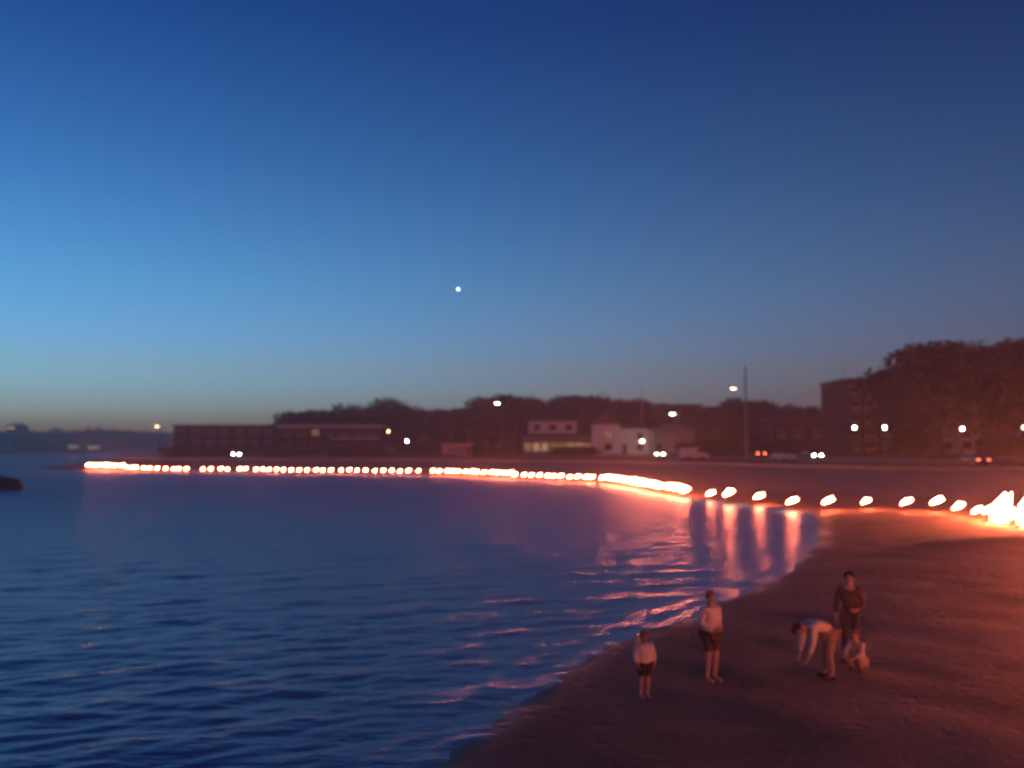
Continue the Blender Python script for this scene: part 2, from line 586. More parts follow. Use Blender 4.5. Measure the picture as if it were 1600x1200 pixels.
sw = empty('seawall', (0, 0, 0))
tag(sw, 'low concrete seawall curving along the back of the beach', 'wall')
wall_solid('wall_face', -0.25, 0.2, 0.4, 2.17, M['concrete'], sw)
wall_solid('coping', -0.38, 0.33, 2.172, 2.36, M['paving'], sw)
for w_ in (14.85, 23.0):
    k_ = empty('kerb', (0, 0, 0))
    tag(k_, 'pale stone kerb on the %s side of the foreshore road' % ('seaward' if w_ < 20 else 'landward'), 'kerb')
    a = offset_line(FRONT, SIDE * w_); b = offset_line(FRONT, SIDE * (w_ + 0.15))
    z = land(a[:, 0], a[:, 1])[0]
    mb = MB(); vs = []; fs = []
    for i in range(len(a)):
        vs += [(a[i][0], a[i][1], z[i] - .1), (a[i][0], a[i][1], z[i] + .18), (b[i][0], b[i][1], z[i] + .18), (b[i][0], b[i][1], z[i] - .1)]
    for i in range(len(a) - 1):
        for k in range(4):
            fs.append((i * 4 + k, i * 4 + (k + 1) % 4, i * 4 + 4 + (k + 1) % 4, i * 4 + 4 + k))
    mb.add(vs, fs); mb.build('kerbstones', M['paving'], k_)


def along(px, w, lo=0, hi=60):
    """point on the line w metres behind the wall that stands in photograph column px, and the line's direction"""
    L = offset_line(FRONT, SIDE * w)
    best = None
    for i in range(len(L) - 1):
        for t in (0, .25, .5, .75):
            p = L[i] * (1 - t) + L[i + 1] * t
            if p[1] < 60: continue
            d = abs(800 + p[0] / p[1] * F - px)
            if best is None or d < best[0]:
                best = (d, p, math.atan2(*(L[i + 1] - L[i])[::-1]))
    return best[1], best[2]


# ------------------------------------------------------------------ buildings
def opening(parent, x, z, w, h, y, glassmat, frame=M['trim'], name='window', sill=True, bars=1):
    """a window on the front face y: a frame proud of the wall, a pane set back in it, a sill"""
    t = 0.08
    mb = MB()
    mb.box(x - w / 2, x - w / 2 + t, y - .05, y + .04, z, z + h)
    mb.box(x + w / 2 - t, x + w / 2, y - .05, y + .04, z, z + h)
    mb.box(x - w / 2 + t, x + w / 2 - t, y - .05, y + .04, z, z + t)
    mb.box(x - w / 2 + t, x + w / 2 - t, y - .05, y + .04, z + h - t, z + h)
    for b in range(bars):
        bx = x - w / 2 + w * (b + 1) / (bars + 1)
        mb.box(bx - .03, bx + .03, y - .04, y + .03, z + t, z + h - t)
    o = mb.build(name, frame, parent)
    MB().box(x - w / 2 + t * .5, x + w / 2 - t * .5, y - .015, y + .02, z + t * .5, z + h - t * .5).build('pane', glassmat, o)
    if sill:
        MB().box(x - w / 2 - .08, x + w / 2 + .08, y - .14, y - .052, z - .1, z - .003).build('sill', frame, o)
    return o


def gable(mb, x0, x1, y0, y1, z, h, over=0.5):
    xm = (x0 + x1) / 2
    vs = [(x0 - over, y0 - over, z), (x1 + over, y0 - over, z), (xm, y0 - over, z + h), (x0 - over, y1 + over, z), (x1 + over, y1 + over, z), (xm, y1 + over, z + h)]
    vs += [(a, b, c - 0.22) for a, b, c in vs[:2]] + [(a, b, c - 0.22) for a, b, c in vs[3:5]]
    fs = [(0, 2, 5, 3), (1, 4, 5, 2), (0, 1, 2), (3, 5, 4), (0, 6, 7, 1), (3, 4, 9, 8), (0, 3, 8, 6), (1, 7, 9, 4), (6, 8, 9, 7)]
    return mb.add(vs, fs)


def hip(mb, x0, x1, y0, y1, z, h, over=0.6):
    x0 -= over; x1 += over; y0 -= over; y1 += over
    ins = min((x1 - x0), (y1 - y0)) / 2 * 0.95
    ym = (y0 + y1) / 2; xm = (x0 + x1) / 2
    if (x1 - x0) >= (y1 - y0):
        rdg = [(x0 + ins, ym, z + h), (x1 - ins, ym, z + h)]
        fs = [(0, 1, 5, 4), (1, 2, 5), (2, 3, 4, 5), (3, 0, 4)]
    else:
        rdg = [(xm, y0 + ins, z + h), (xm, y1 - ins, z + h)]
        fs = [(0, 1, 4), (1, 2, 5, 4), (2, 3, 5), (3, 0, 4, 5)]
    vs = [(x0, y0, z), (x1, y0, z), (x1, y1, z), (x0, y1, z)] + rdg + [(x0, y0, z - .22), (x1, y0, z - .22), (x1, y1, z - .22), (x0, y1, z - .22)]
    fs = fs + [(0, 6, 7, 1), (1, 7, 8, 2), (2, 8, 9, 3), (3, 9, 6, 0), (6, 9, 8, 7)]
    return mb.add(vs, fs)


def site(px0, px1, Y, rz=0.0):
    """base point and width of a building that spans columns px0..px1 with its front at distance Y"""
    x0, x1 = xat(px0, Y), xat(px1, Y)
    xc = (x0 + x1) / 2
    return xc, (x1 - x0), gz(xc, Y)


def top_z(py, Y):
    return at(800, py, Y).z


# 1 the dark flat-roofed block beyond the left part of the beach
xc, w, z0 = site(272, 432, 240)
h = top_z(664, 240) - z0
b1 = empty('apartment_block', (xc, 240, z0))
tag(b1, 'dark flat-roofed apartment block of three storeys behind the thin end of the flare line', 'building')
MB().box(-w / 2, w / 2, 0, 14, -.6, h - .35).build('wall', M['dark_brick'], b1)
MB().box(-w / 2 - .4, w / 2 + .4, -.4, 14.4, h - .347, h).build('roof', M['dark_roof'], b1)
for r in range(3):
    for c in range(7):
        lit = M['glass']
        opening(b1, -w / 2 + (c + .5) * w / 7, .9 + r * 2.75, 1.7, 1.5, 0, lit)
for r in range(1, 3):
    MB().box(-w / 2 + .5, w / 2 - .5, -1.2, -.003, .25 + r * 2.75, .42 + r * 2.75).build('balcony', M['concrete'], b1)

# 2 house with two long pale fascias that catch the red light
xc, w, z0 = site(438, 592, 230)
b2 = empty('long_house', (xc, 230, z0))
tag(b2, 'long two storey house with pale roof edge and balcony under the round trees', 'building')
zt = top_z(664, 230) - z0; zm = top_z(684, 230) - z0
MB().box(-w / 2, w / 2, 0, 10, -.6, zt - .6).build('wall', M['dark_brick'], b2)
MB().box(-w / 2 - .7, w / 2 + .7, -1.0, 10.7, zt - .597, zt).build('roof', M['trim'], b2)
bal = MB().box(w * .02, w / 2 + .3, -1.8, -.003, zm - .35, zm).build('balcony', M['trim'], b2)
mb = MB()
for i in range(14):
    x = w * .02 + .1 + i * (w * .48 + .1) / 13
    mb.box(x - .03, x + .03, -1.78, -1.72, zm + .003, zm + .9)
mb.box(w * .02, w / 2 + .3, -1.8, -1.7, zm + .903, zm + .97)
mb.build('railing', M['metal'], bal)
for c in range(7):
    opening(b2, -w / 2 + (c + .5) * w / 7, zt - 2.5, 1.8, 1.4, 0, M['dim_glass'] if c in (2,) else M['glass'])
    opening(b2, -w / 2 + (c + .5) * w / 7, .8, 1.8, 1.7, 0, M['glass'])

# 3 kiosk on the promenade
xc, w, z0 = site(690, 737, 203)
b3 = empty('kiosk', (xc, 203, z0))
tag(b3, 'small pale kiosk with flat roof standing just behind the seawall', 'kiosk')
zt = top_z(693, 203) - z0
MB().box(-w / 2, w / 2, 0, 4.5, -.5, zt - .2).build('wall', M['cream_wall'], b3)
MB().box(-w / 2 - .5, w / 2 + .5, -.7, 5, zt - .197, zt).build('roof', M['trim'], b3)
MB().box(-w * .25, w * .25, -.06, -.003, .95, 2.0).build('shutter', M['metal'], b3)
MB().box(-w * .27, w * .27, -.35, -.004, .85, .94).build('counter', M['trim'], b3)
MB().box(w * .33, w * .45, -.05, -.003, 0.02, 2.05).build('door', M['tile_roof'], b3)

# 4 pale shop with a lit glass front
xc, w, z0 = site(818, 925, 212)
b4 = empty('shop_building', (xc, 212, z0))
tag(b4, 'pale grey shop building with a glowing yellow glass front beside the white house', 'building')
zu0 = top_z(674, 212) - z0; zu1 = top_z(656, 212) - z0
MB().box(-w / 2, w / 2, 0, 9, -.6, zu0 - .9).build('wall', M['grey_wall'], b4)
up = MB().box(-w * .42, w * .28, .8, 8.5, zu0 - .55, zu1 - .25).build('upper_wall', M['white_wall'], b4)
MB().box(-w * .46, w * .32, .3, 9, zu1 - .247, zu1).build('roof', M['dark_roof'], b4)
MB().box(-w / 2 - .3, w / 2 + .3, -2.2, 9.2, zu0 - .897, zu0 - .553).build('canopy', M['dark_roof'], b4)
for c in range(8):
    opening(b4, -w / 2 + (c + .5) * w / 8, .55, w / 8 - .35, 2.0, 0, M['lit_glass'] if c in (1, 2, 5, 6) else M['dim_glass'], name='shop_window', sill=False, bars=0)
for c in range(3):
    opening(b4, -w * .30 + c * w * .23, zu0 + .3, 1.5, 1.3, .8, M['glass'])

# 5 white house lit from its own yard
xc, w, z0 = site(930, 1014, 200)
b5 = empty('white_house', (xc, 200, z0))
tag(b5, 'white rendered house with a gabled wing lit by its yard lamp', 'house')
zg = top_z(664, 200) - z0; zm = top_z(668, 200) - z0
gx0, gx1 = -w / 2, -w / 2 + w * .45
MB().box(gx0, gx1, -1.5, 9, -.6, zg).build('wall', M['white_wall'], b5)
gw = MB().add([(gx0, -1.5, zg + .003), (gx1, -1.5, zg + .003), ((gx0 + gx1) / 2, -1.5, zg + 2.0), (gx0, -1.3, zg + .003), (gx1, -1.3, zg + .003), ((gx0 + gx1) / 2, -1.3, zg + 2.0)],
              [(0, 1, 2), (3, 5, 4), (0, 3, 4, 1), (1, 4, 5, 2), (2, 5, 3, 0)]).build('gable_wall', M['white_wall'], b5)
gable(MB(), gx0, gx1, -1.22, 9, zg + .25, 2.2, .4).build('roof', M['tile_roof'], b5)
MB().box(gx1 + .003, w / 2, 0, 8.5, -.6, zm - .25).build('side_wall', M['white_wall'], b5)
hip(MB(), gx1 + .6, w / 2, 0, 8.5, zm, 1.5).build('side_roof', M['tile_roof'], b5)
for r in range(2):
    opening(b5, (gx0 + gx1) / 2, .9 + r * 2.7, 1.7, 1.5, -1.5, M['glass'] if r == 0 else M['dim_glass'])
    opening(b5, gx1 + (w / 2 - gx1) * .68, .9 + r * 2.5, 1.4, 1.3, 0, M['glass'])
dr = MB().box(gx1 + .6, gx1 + 1.55, -.06, -.003, .05, 2.15).build('door', M['tile_roof'], b5)
MB().box(gx1 + 1.4, gx1 + 1.47, -.13, -.063, 1.0, 1.12).build('handle', M['metal'], dr)

# 6 long low pale house to its right with a single pitched roof
xc, w, z0 = site(1018, 1084, 196)
b6 = empty('low_house', (xc, 196, z0))
tag(b6, 'low grey house with a wide pale roof beside the white gabled house', 'house')
zt = top_z(664, 196) - z0
MB().box(-w / 2, w / 2, 0, 8, -.6, zt - 1.4).build('wall', M['grey_wall'], b6)
hip(MB(), -w / 2, w / 2, 0, 8, zt - 1.15, 1.5).build('roof', M['paving'], b6)
for c in range(3):
    opening(b6, -w / 2 + (c + .5) * w / 3, 1.0, 1.5, 1.3, 0, M['dim_glass'] if c == 1 else M['glass'])

# 7 brick house behind the cars
xc, w, z0 = site(1206, 1290, 188)
b7 = empty('brick_house', (xc, 188, z0))
tag(b7, 'dark brick house with tiled hip roof next to the tall apartment building', 'house')
zt = top_z(642, 188) - z0
MB().box(-w / 2, w / 2, 0, 9, -.6, zt - 2.0).build('wall', M['dark_brick'], b7)
rf = hip(MB(), -w / 2, w / 2, 0, 9, zt - 1.75, 2.0).build('roof', M['tile_roof'], b7)
MB().box(w * .2, w * .2 + .7, 3.6, 4.3, zt - 1.4, zt + .9).build('chimney', M['brick_wall'], rf)
for r in range(2):
    for c in range(3):
        opening(b7, -w / 2 + (c + .5) * w / 3, .9 + r * 2.6, 1.4, 1.3, 0, M['glass'])

# 8 tall apartment building on the right
xc, w, z0 = site(1323, 1445, 172)
h = top_z(591, 172) - z0
b8 = empty('apartment_building', (xc, 172, z0))
tag(b8, 'tall dark flat-roofed apartment building rising left of the big trees', 'building')
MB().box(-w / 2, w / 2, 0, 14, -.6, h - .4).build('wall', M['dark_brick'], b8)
rf = MB().box(-w / 2 - .25, w / 2 + .25, -.25, 14.25, h - .397, h).build('roof', M['dark_roof'], b8)
MB().tube([(-w / 2 + w * .12, 6, h + .003), (-w / 2 + w * .12, 6, h + 4.6)], [.07, .04], 6).build('aerial', M['metal'], rf)
MB().box(-w * .02, w * .2, 5, 9, h + .003, h + .5).build('lift_housing', M['brick_wall'], rf)
nst = 5
for r in range(nst):
    zz = .9 + r * (h - 1.2) / nst
    for c in range(5):
        opening(b8, -w / 2 + (c + .5) * w / 5, zz, 1.9, 1.5, 0, M['glass'])
    if r:
        MB().box(-w * .46, -w * .12, -1.3, -.003, zz - .75, zz - .58).build('balcony', M['concrete'], b8)
        MB().box(w * .12, w * .46, -1.3, -.003, zz - .75, zz - .58).build('balcony', M['concrete'], b8)

# 9 the taller building behind the big trees
xc, w, z0 = site(1432, 1680, 205)
h = top_z(598, 205) - z0
b9 = empty('apartment_tower', (xc, 205, z0))
tag(b9, 'pale apartment tower half hidden by the big dark trees', 'building')
MB().box(-w / 2, w / 2, 0, 16, -.6, h - .4).build('wall', M['cream_wall'], b9)
MB().box(-w / 2 - .3, w / 2 + .3, -.3, 16.3, h - .397, h).build('roof', M['dark_roof'], b9)
for r in range(6):
    for c in range(8):
        opening(b9, -w / 2 + (c + .5) * w / 8, 1.0 + r * (h - 1.2) / 6, 2.0, 1.6, 0, M['dim_glass'] if (r, c) in ((1, 6),) else M['glass'])

# far shore: houses with a few lights
FARH = [(2, 694, 12, 'cream', 1), (24, 668, 26, 'brick', 2), (86, 690, 16, 'white', 0), (118, 697, 20, 'cream', 3), (150, 698, 22, 'white', 3), (196, 690, 18, 'brick', 0), (232, 696, 16, 'cream', 0)]
words = {(2,): 0}
FAR_LABEL = ['cream far house with one lit window right at the edge of the bay', 'brick far house on the ridge with two glowing orange windows',
             'white far house dark among trees halfway up the ridge', 'cream far house on the far shore with a row of yellow windows',
             'white far house on the far shore with greenish lit windows', 'brick far house unlit behind the tip of the flare line',
             'cream far house unlit beside the flat-roofed apartment block']
M['green_lit'] = mat('green_lit', (0.2, 0.22, 0.12), 0.3, emit=((0.85, 0.95, 0.45), 1.0))
M['far_lit'] = mat('far_lit', (0.2, 0.2, 0.12), 0.3, emit=((0.95, 0.8, 0.35), 0.9))
M['orange_lit'] = mat('orange_lit', (0.3, 0.15, 0.08), 0.3, emit=((1.0, 0.45, 0.2), 2.2))
for i, (px, py, wpx, wl, lit) in enumerate(FARH):
    Y = 690 + (40 if py < 692 else 0) + (50 if py < 675 else 0)
    x = xat(px, Y)
    zz = gz(x, Y)
    zc = at(px, py, Y).z
    hh = 6.5
    zb = zc - 3.8
    e = empty('far_house', (x, Y, zb))
    tag(e, FAR_LABEL[i], 'house', 'houses across the bay')
    w = max(9.0, wpx / F * Y)
    MB().box(-w / 2, w / 2, 0, 9, min(-.6, zz - zb - 1), hh - 1.5).build('wall', M[wl + '_wall'], e)
    hip(MB(), -w / 2, w / 2, 0, 9, hh - 1.25, 2.2).build('roof', M['tile_roof'], e)
    nw = 4
    for c in range(nw):
        on = c < lit
        g = (M['orange_lit'] if py < 675 else M['green_lit'] if i == 4 else M['far_lit']) if on else M['glass']
        opening(e, -w / 2 + (c + .5) * w / nw, 2.6, w / nw * .62, 1.5, 0, g, sill=False)

# ------------------------------------------------------------------ trees
def leaf_cloud(lobes, n, size, rs):
    """leaf quads spread through the volume of several lobes, denser towards each lobe's skin"""
    P = []
    wts = np.array([l[3] ** 2 for l in lobes]); wts = wts / wts.sum()
    pick = rs.choice(len(lobes), n, p=wts)
    d = rs.normal(size=(n, 3)); d /= np.linalg.norm(d, axis=1)[:, None]
    rad = rs.rand(n) ** 0.45 * (1 + 0.10 * rs.normal(size=n))
    L = np.array(lobes)
    c = L[pick][:, :3]; r = L[pick][:, 3]
    p = c + d * (rad * r)[:, None] * np.array([1, 1, 0.8])
    u = rs.normal(size=(n, 3)); u /= np.linalg.norm(u, axis=1)[:, None]
    v = np.cross(u, rs.normal(size=(n, 3))); v /= np.linalg.norm(v, axis=1)[:, None]
    s = size * (0.6 + 0.8 * rs.rand(n))[:, None]
    quad = np.stack([p - u * s, p - v * s * .55, p + u * s, p + v * s * .55], 1).reshape(-1, 3)
    return quad


def quads_mesh(name, V, material):
    me = bpy.data.meshes.new(name)
    n = len(V) // 4
    me.vertices.add(len(V)); me.vertices.foreach_set('co', V.astype(np.float32).ravel())
    me.loops.add(len(V)); me.loops.foreach_set('vertex_index', np.arange(len(V), dtype=np.int32))
    me.polygons.add(n)
    me.polygons.foreach_set('loop_start', np.arange(0, len(V), 4, dtype=np.int32))
    me.polygons.foreach_set('loop_total', np.full(n, 4, np.int32))
    me.update(calc_edges=True)
    me.materials.append(material)
    return me


TREE_MESH = []
for k in range(5):
    rs = np.random.RandomState(40 + k)
    # unit tree: 1 tall, crown about 0.85 wide
    lobes = []
    for j in range(15):
        a = rs.rand() * 6.28; q = rs.rand() ** .6 * .30
        lobes.append((q * math.cos(a), q * math.sin(a), .30 + .55 * rs.rand() * (1.0 - q * 1.2), .11 + .09 * rs.rand()))
    lobes.append((0, 0, .58, .28)); lobes.append((0, 0, .36, .24))
    LV = leaf_cloud(lobes, 9000, 0.021, rs)
    crown = quads_mesh('crown', LV, M['leaf_a' if k % 2 else 'leaf_b'])
    mb = MB()
    lean = (rs.rand() - .5) * .06
    mb.tube([(0, 0, -.04), (lean * .3, 0, .12), (lean, .01, .3), (lean * 1.5, 0, .55)], [.034, .026, .021, .010], 8)
    for j in range(7):
        a = j * 2.4 + rs.rand(); z = .2 + .05 * j
        l = lobes[j]
        mb.tube([(lean * z * 2, 0, z), ((lean + l[0]) * .5, l[1] * .5, (z + l[2]) * .5 + .02), (l[0], l[1], l[2])], [.013, .009, .004], 5)
    TREE_MESH.append((crown, mb.mesh('trunk', M['bark'], True), float(np.percentile(LV[:, 2], 99.2)), float(np.percentile(np.abs(LV[:, 0]), 98) * 2)))


def tree(px, py, Y, wpx, label, k, group='trees behind the foreshore road', zb=None):
    x = xat(px, Y)
    z = gz(x, Y) if zb is None else zb
    h = at(px, py, Y).z - z
    wd = wpx / F * Y
    e = empty('tree', (x, Y, z - .05), R.random() * 6.28)
    sx = wd / TREE_MESH[k][3] * 1.08
    e.scale = (sx, sx, h / TREE_MESH[k][2])
    cr = link(bpy.data.objects.new('crown', TREE_MESH[k][0]), e)
    tr = link(bpy.data.objects.new('trunk', TREE_MESH[k][1]), e)
    tag(e, label, 'tree', group)
    return e


TREES = [
    (446, 662, 252, 80, 'low spreading tree touching the end of the dark flat-roofed block', 3),
    (490, 643, 250, 100, 'round tree above the left end of the long house', 0),
    (545, 655, 254, 80, 'lower tree filling the dip above the middle of the long house', 1),
    (588, 627, 250, 112, 'tall rounded tree above the right end of the long house', 2),
    (637, 637, 252, 90, 'broad tree behind the warm street lamp', 4),
    (690, 643, 246, 95, 'low flat-topped tree behind the kiosk', 1),
    (738, 640, 240, 80, 'narrow tree between the kiosk and the tall bright lamp', 3),
    (784, 620, 238, 92, 'tall domed tree directly behind the tall bright street lamp', 0),
    (833, 625, 240, 76, 'tree with twin heads left of the shop building', 4),
    (884, 623, 240, 92, 'wide tree over the roof of the shop building', 2),
    (930, 620, 236, 100, 'high domed tree over the white gabled house', 1),
    (985, 628, 236, 96, 'rounded tree above the white house side wing', 3),
    (1040, 634, 234, 92, 'dark tree over the low house with the wide roof', 0),
    (1098, 637, 222, 96, 'spreading tree right of the low house', 4),
    (1146, 626, 218, 76, 'upright tree behind the tall mast', 2),
    (1190, 628, 214, 70, 'tree between the tall mast and the brick house', 1),
    (1240, 636, 212, 96, 'low tree over the brick house roof', 3),
    (1466, 545, 158, 165, 'huge domed tree next to the apartment building', 0),
    (1540, 549, 160, 160, 'huge dark tree in the middle of the clump before the tower', 2),
    (1612, 538, 154, 170, 'tallest ragged tree in front of the apartment tower', 4),
    (1424, 596, 156, 92, 'smaller tree tucked against the apartment building corner', 1),
]
for px, py, Y, wpx, lab, k in TREES:
    tree(px, py, Y, wpx, lab, k)
# shrubs of the park
SHRUBS = [(300, 697, 222, 'clipped shrub before the dark flat-roofed block'), (352, 700, 220, 'wide shrub near the parked car with headlights'), (455, 699, 216, 'rounded shrub before the long house left end'),
          (560, 700, 214, 'low shrub under the long house balcony'), (668, 694, 212, 'thick shrub beside the kiosk'), (760, 697, 208, 'shrub between kiosk and shop building'),
          (905, 697, 200, 'shrub at the foot of the white house gable'), (1100, 688, 182, 'large shrub beside the low house'), (1135, 690, 176, 'shrub left of the tall mast'),
          (1215, 690, 174, 'shrub before the brick house'), (1300, 682, 156, 'large shrub under the white path lamps'), (1420, 678, 150, 'large shrub beneath the huge domed tree'),
          (1560, 674, 146, 'large shrub beside the right hand path lamp')]
for i, (px, py, Y, lab) in enumerate(SHRUBS):
    e = tree(px, py, Y, 78, lab, i % 5, 'shrubs in the foreshore park')
    e.name = 'shrub'; e['category'] = 'shrub'
    e.location.z -= 0.25 * e.scale[2]
    e.scale[2] *= 1.27

# the wood on the far ridge: reads as one mass
rs = np.random.RandomState(3)
n = 9000
xx = rs.uniform(-640, -60, n); yy = rs.uniform(700, 800, n)
zz = land(xx, yy)[0]
lump = 3.2 + 3.0 * np.abs(vnoise(xx, yy, 9)) + 1.6 * vnoise(xx, yy, 3.5)
zz = zz + lump * rs.rand(n)
p = np.stack([xx, yy, zz], -1)
u = rs.normal(size=(n, 3)); u /= np.linalg.norm(u, axis=1)[:, None]
v = np.cross(u, rs.normal(size=(n, 3))); v /= np.linalg.norm(v, axis=1)[:, None]
s_ = (0.9 + 1.1 * rs.rand(n))[:, None]
V = np.stack([p - u * s_, p - v * s_ * .7, p + u * s_, p + v * s_ * .7], 1).reshape(-1, 3)
wood = link(bpy.data.objects.new('distant_wood', quads_mesh('distant_wood', V, M['leaf_a'])))
tag(wood, 'dark wooded ridge across the bay', 'trees', kind='stuff')

# the belt of trees behind the houses: reads as one dark mass
rs = np.random.RandomState(8)
n = 26000
px_ = rs.uniform(425, 1760, n); yy = rs.uniform(262, 300, n)
xx = (px_ - 800) / F * yy
base = land(xx, yy)[0]
hh = 8.5 + 1.6 * vnoise(px_ / 9.0, px_ / 7.0, 2.1) + 1.2 * vnoise(px_, px_ * .3, 4.0) + np.clip((px_ - 1390) / 60, 0, 1) * 8
zz = base + hh * rs.rand(n) ** .8
p = np.stack([xx, yy, zz], -1)
u = rs.normal(size=(n, 3)); u /= np.linalg.norm(u, axis=1)[:, None]
v = np.cross(u, rs.normal(size=(n, 3))); v /= np.linalg.norm(v, axis=1)[:, None]
s_ = (0.5 + 0.5 * rs.rand(n))[:, None]
V = np.stack([p - u * s_, p - v * s_ * .7, p + u * s_, p + v * s_ * .7], 1).reshape(-1, 3)
belt = link(bpy.data.objects.new('tree_belt', quads_mesh('tree_belt', V, M['leaf_b'])))
tag(belt, 'dark belt of trees massed behind the houses', 'trees', kind='stuff')

# ------------------------------------------------------------------ street lamps
def street_lamp(px, py, Y, kind, label, reach=0.0, pole=None, thick=.09, over=0.0):
    x = xat(px, Y); z0 = gz(x, Y)
    h = at(px, py, Y).z - z0
    e = empty('street_lamp', (x + reach, Y, z0))
    pm = pole or M['metal']
    if h > 5.8:       # road lamp: post, arm and a flat head with a dropped lens
        MB().tube([(0, 0, -.3), (0, 0, h * .5), (0, 0, h + .15 + over)], [thick * 1.3, thick, thick * .7], 10).build('post', pm, e)
        MB().lathe([(thick * 2.4, -.1), (thick * 2.2, .25), (thick * 1.4, .4)], 12).build('base', pm, e)
        r = reach if abs(reach) > .3 else .9
        sgn = -1 if reach >= 0 else 1
        r = abs(r)
        MB().tube([(0, 0, h + .02), (sgn * r * .5, -.1, h + .25), (sgn * r, -.2, h + .22)], [.05, .045, .04], 6).build('arm', pm, e)
        hd = MB().box(sgn * r - .5, sgn * r + .5, -.36, -.04, h + .13, h + .27).build('head', pm, e)
        MB().add([(sgn * r + a_ * .46 * q_, -.2 + b_ * .14 * q_, z_) for z_, q_ in ((h + .127, 1.0), (h + .03, .8)) for a_, b_ in ((-1, -1), (1, -1), (1, 1), (-1, 1))], [(0, 1, 2, 3), (7, 6, 5, 4), (0, 4, 5, 1), (1, 5, 6, 2), (2, 6, 7, 3), (3, 7, 4, 0)]).build('lens', M[kind], hd)
    else:             # path lantern
        MB().tube([(0, 0, -.3), (0, 0, h * .6), (0, 0, h - .22)], [.07, .055, .05], 8).build('post', pm, e)
        MB().lathe([(.16, -.1), (.15, .2), (.08, .3)], 10).build('base', pm, e)
        MB().lathe([(.10, -.22), (.19, -.1), (.21, .05), (.17, .16)], 12, (0, 0, h)).build('globe', M[kind], e)
        MB().lathe([(.26, .162), (.2, .24), (.04, .32)], 12, (0, 0, h)).build('cap', pm, e)
    tag(e, label, 'street lamp', 'street lamps along the bay')
    return e


street_lamp(252, 667, 222, 'lamp_warm', 'orange street lamp left of the dark flat-roofed block')
street_lamp(607, 674, 226, 'lamp_warm', 'dim yellow street lamp at the right end of the long house')
street_lamp(636, 689, 206, 'lamp_white', 'bright white path lantern before the broad trees')
street_lamp(783, 631, 210, 'lamp_neutral', 'very tall bright street lamp against the domed tree')
street_lamp(1058, 648, 172, 'lamp_neutral', 'pale street lamp above the low house roof')
street_lamp(1146, 608, 162, 'lamp_warm', 'tall pale mast with a dim orange lamp below its tip', reach=2.2, pole=M['metal'], thick=.2, over=4.0)
street_lamp(1335, 668, 148, 'lamp_white', 'cold white path lantern left of its brighter twin before the apartment building')
street_lamp(1382, 668, 144, 'lamp_white', 'brightest cold white path lantern before the apartment building')
street_lamp(1503, 670, 146, 'lamp_neutral', 'warm white path lantern under the huge dark trees')
street_lamp(1599, 668, 146, 'lamp_warm', 'dim amber path lantern under the tallest ragged tree')
yl = empty('yard_lamp', (xat(1001, 196), 194, gz(xat(1001, 196), 194)))
tag(yl, 'squat yard lamp lighting the white house wall', 'yard lamp')
zl = at(1001, 690, 194).z - gz(xat(1001, 196), 194)
MB().tube([(0, 0, -.3), (0, 0, zl - .15)], [.06, .05], 8).build('post', M['metal'], yl)
MB().lathe([(.12, -.15), (.26, -.05), (.28, .1), (.2, .2)], 12, (0, 0, zl)).build('globe', M['yard_light'], yl)
fm = empty('flag_mast', (xat(1003, 205), 205, gz(xat(1003, 205), 205)))
tag(fm, 'thin bare flag mast above the trees by the white house', 'mast')
MB().tube([(0, 0, -.3), (0, 0, at(1003, 602, 205).z - 3)], [.12, .05], 8).build('pole', M['pale_metal'], fm)
MB().lathe([(.03, 0), (.12, .1), (.03, .22)], 8, (0, 0, at(1003, 602, 205).z - 3)).build('finial', M['metal'], fm)

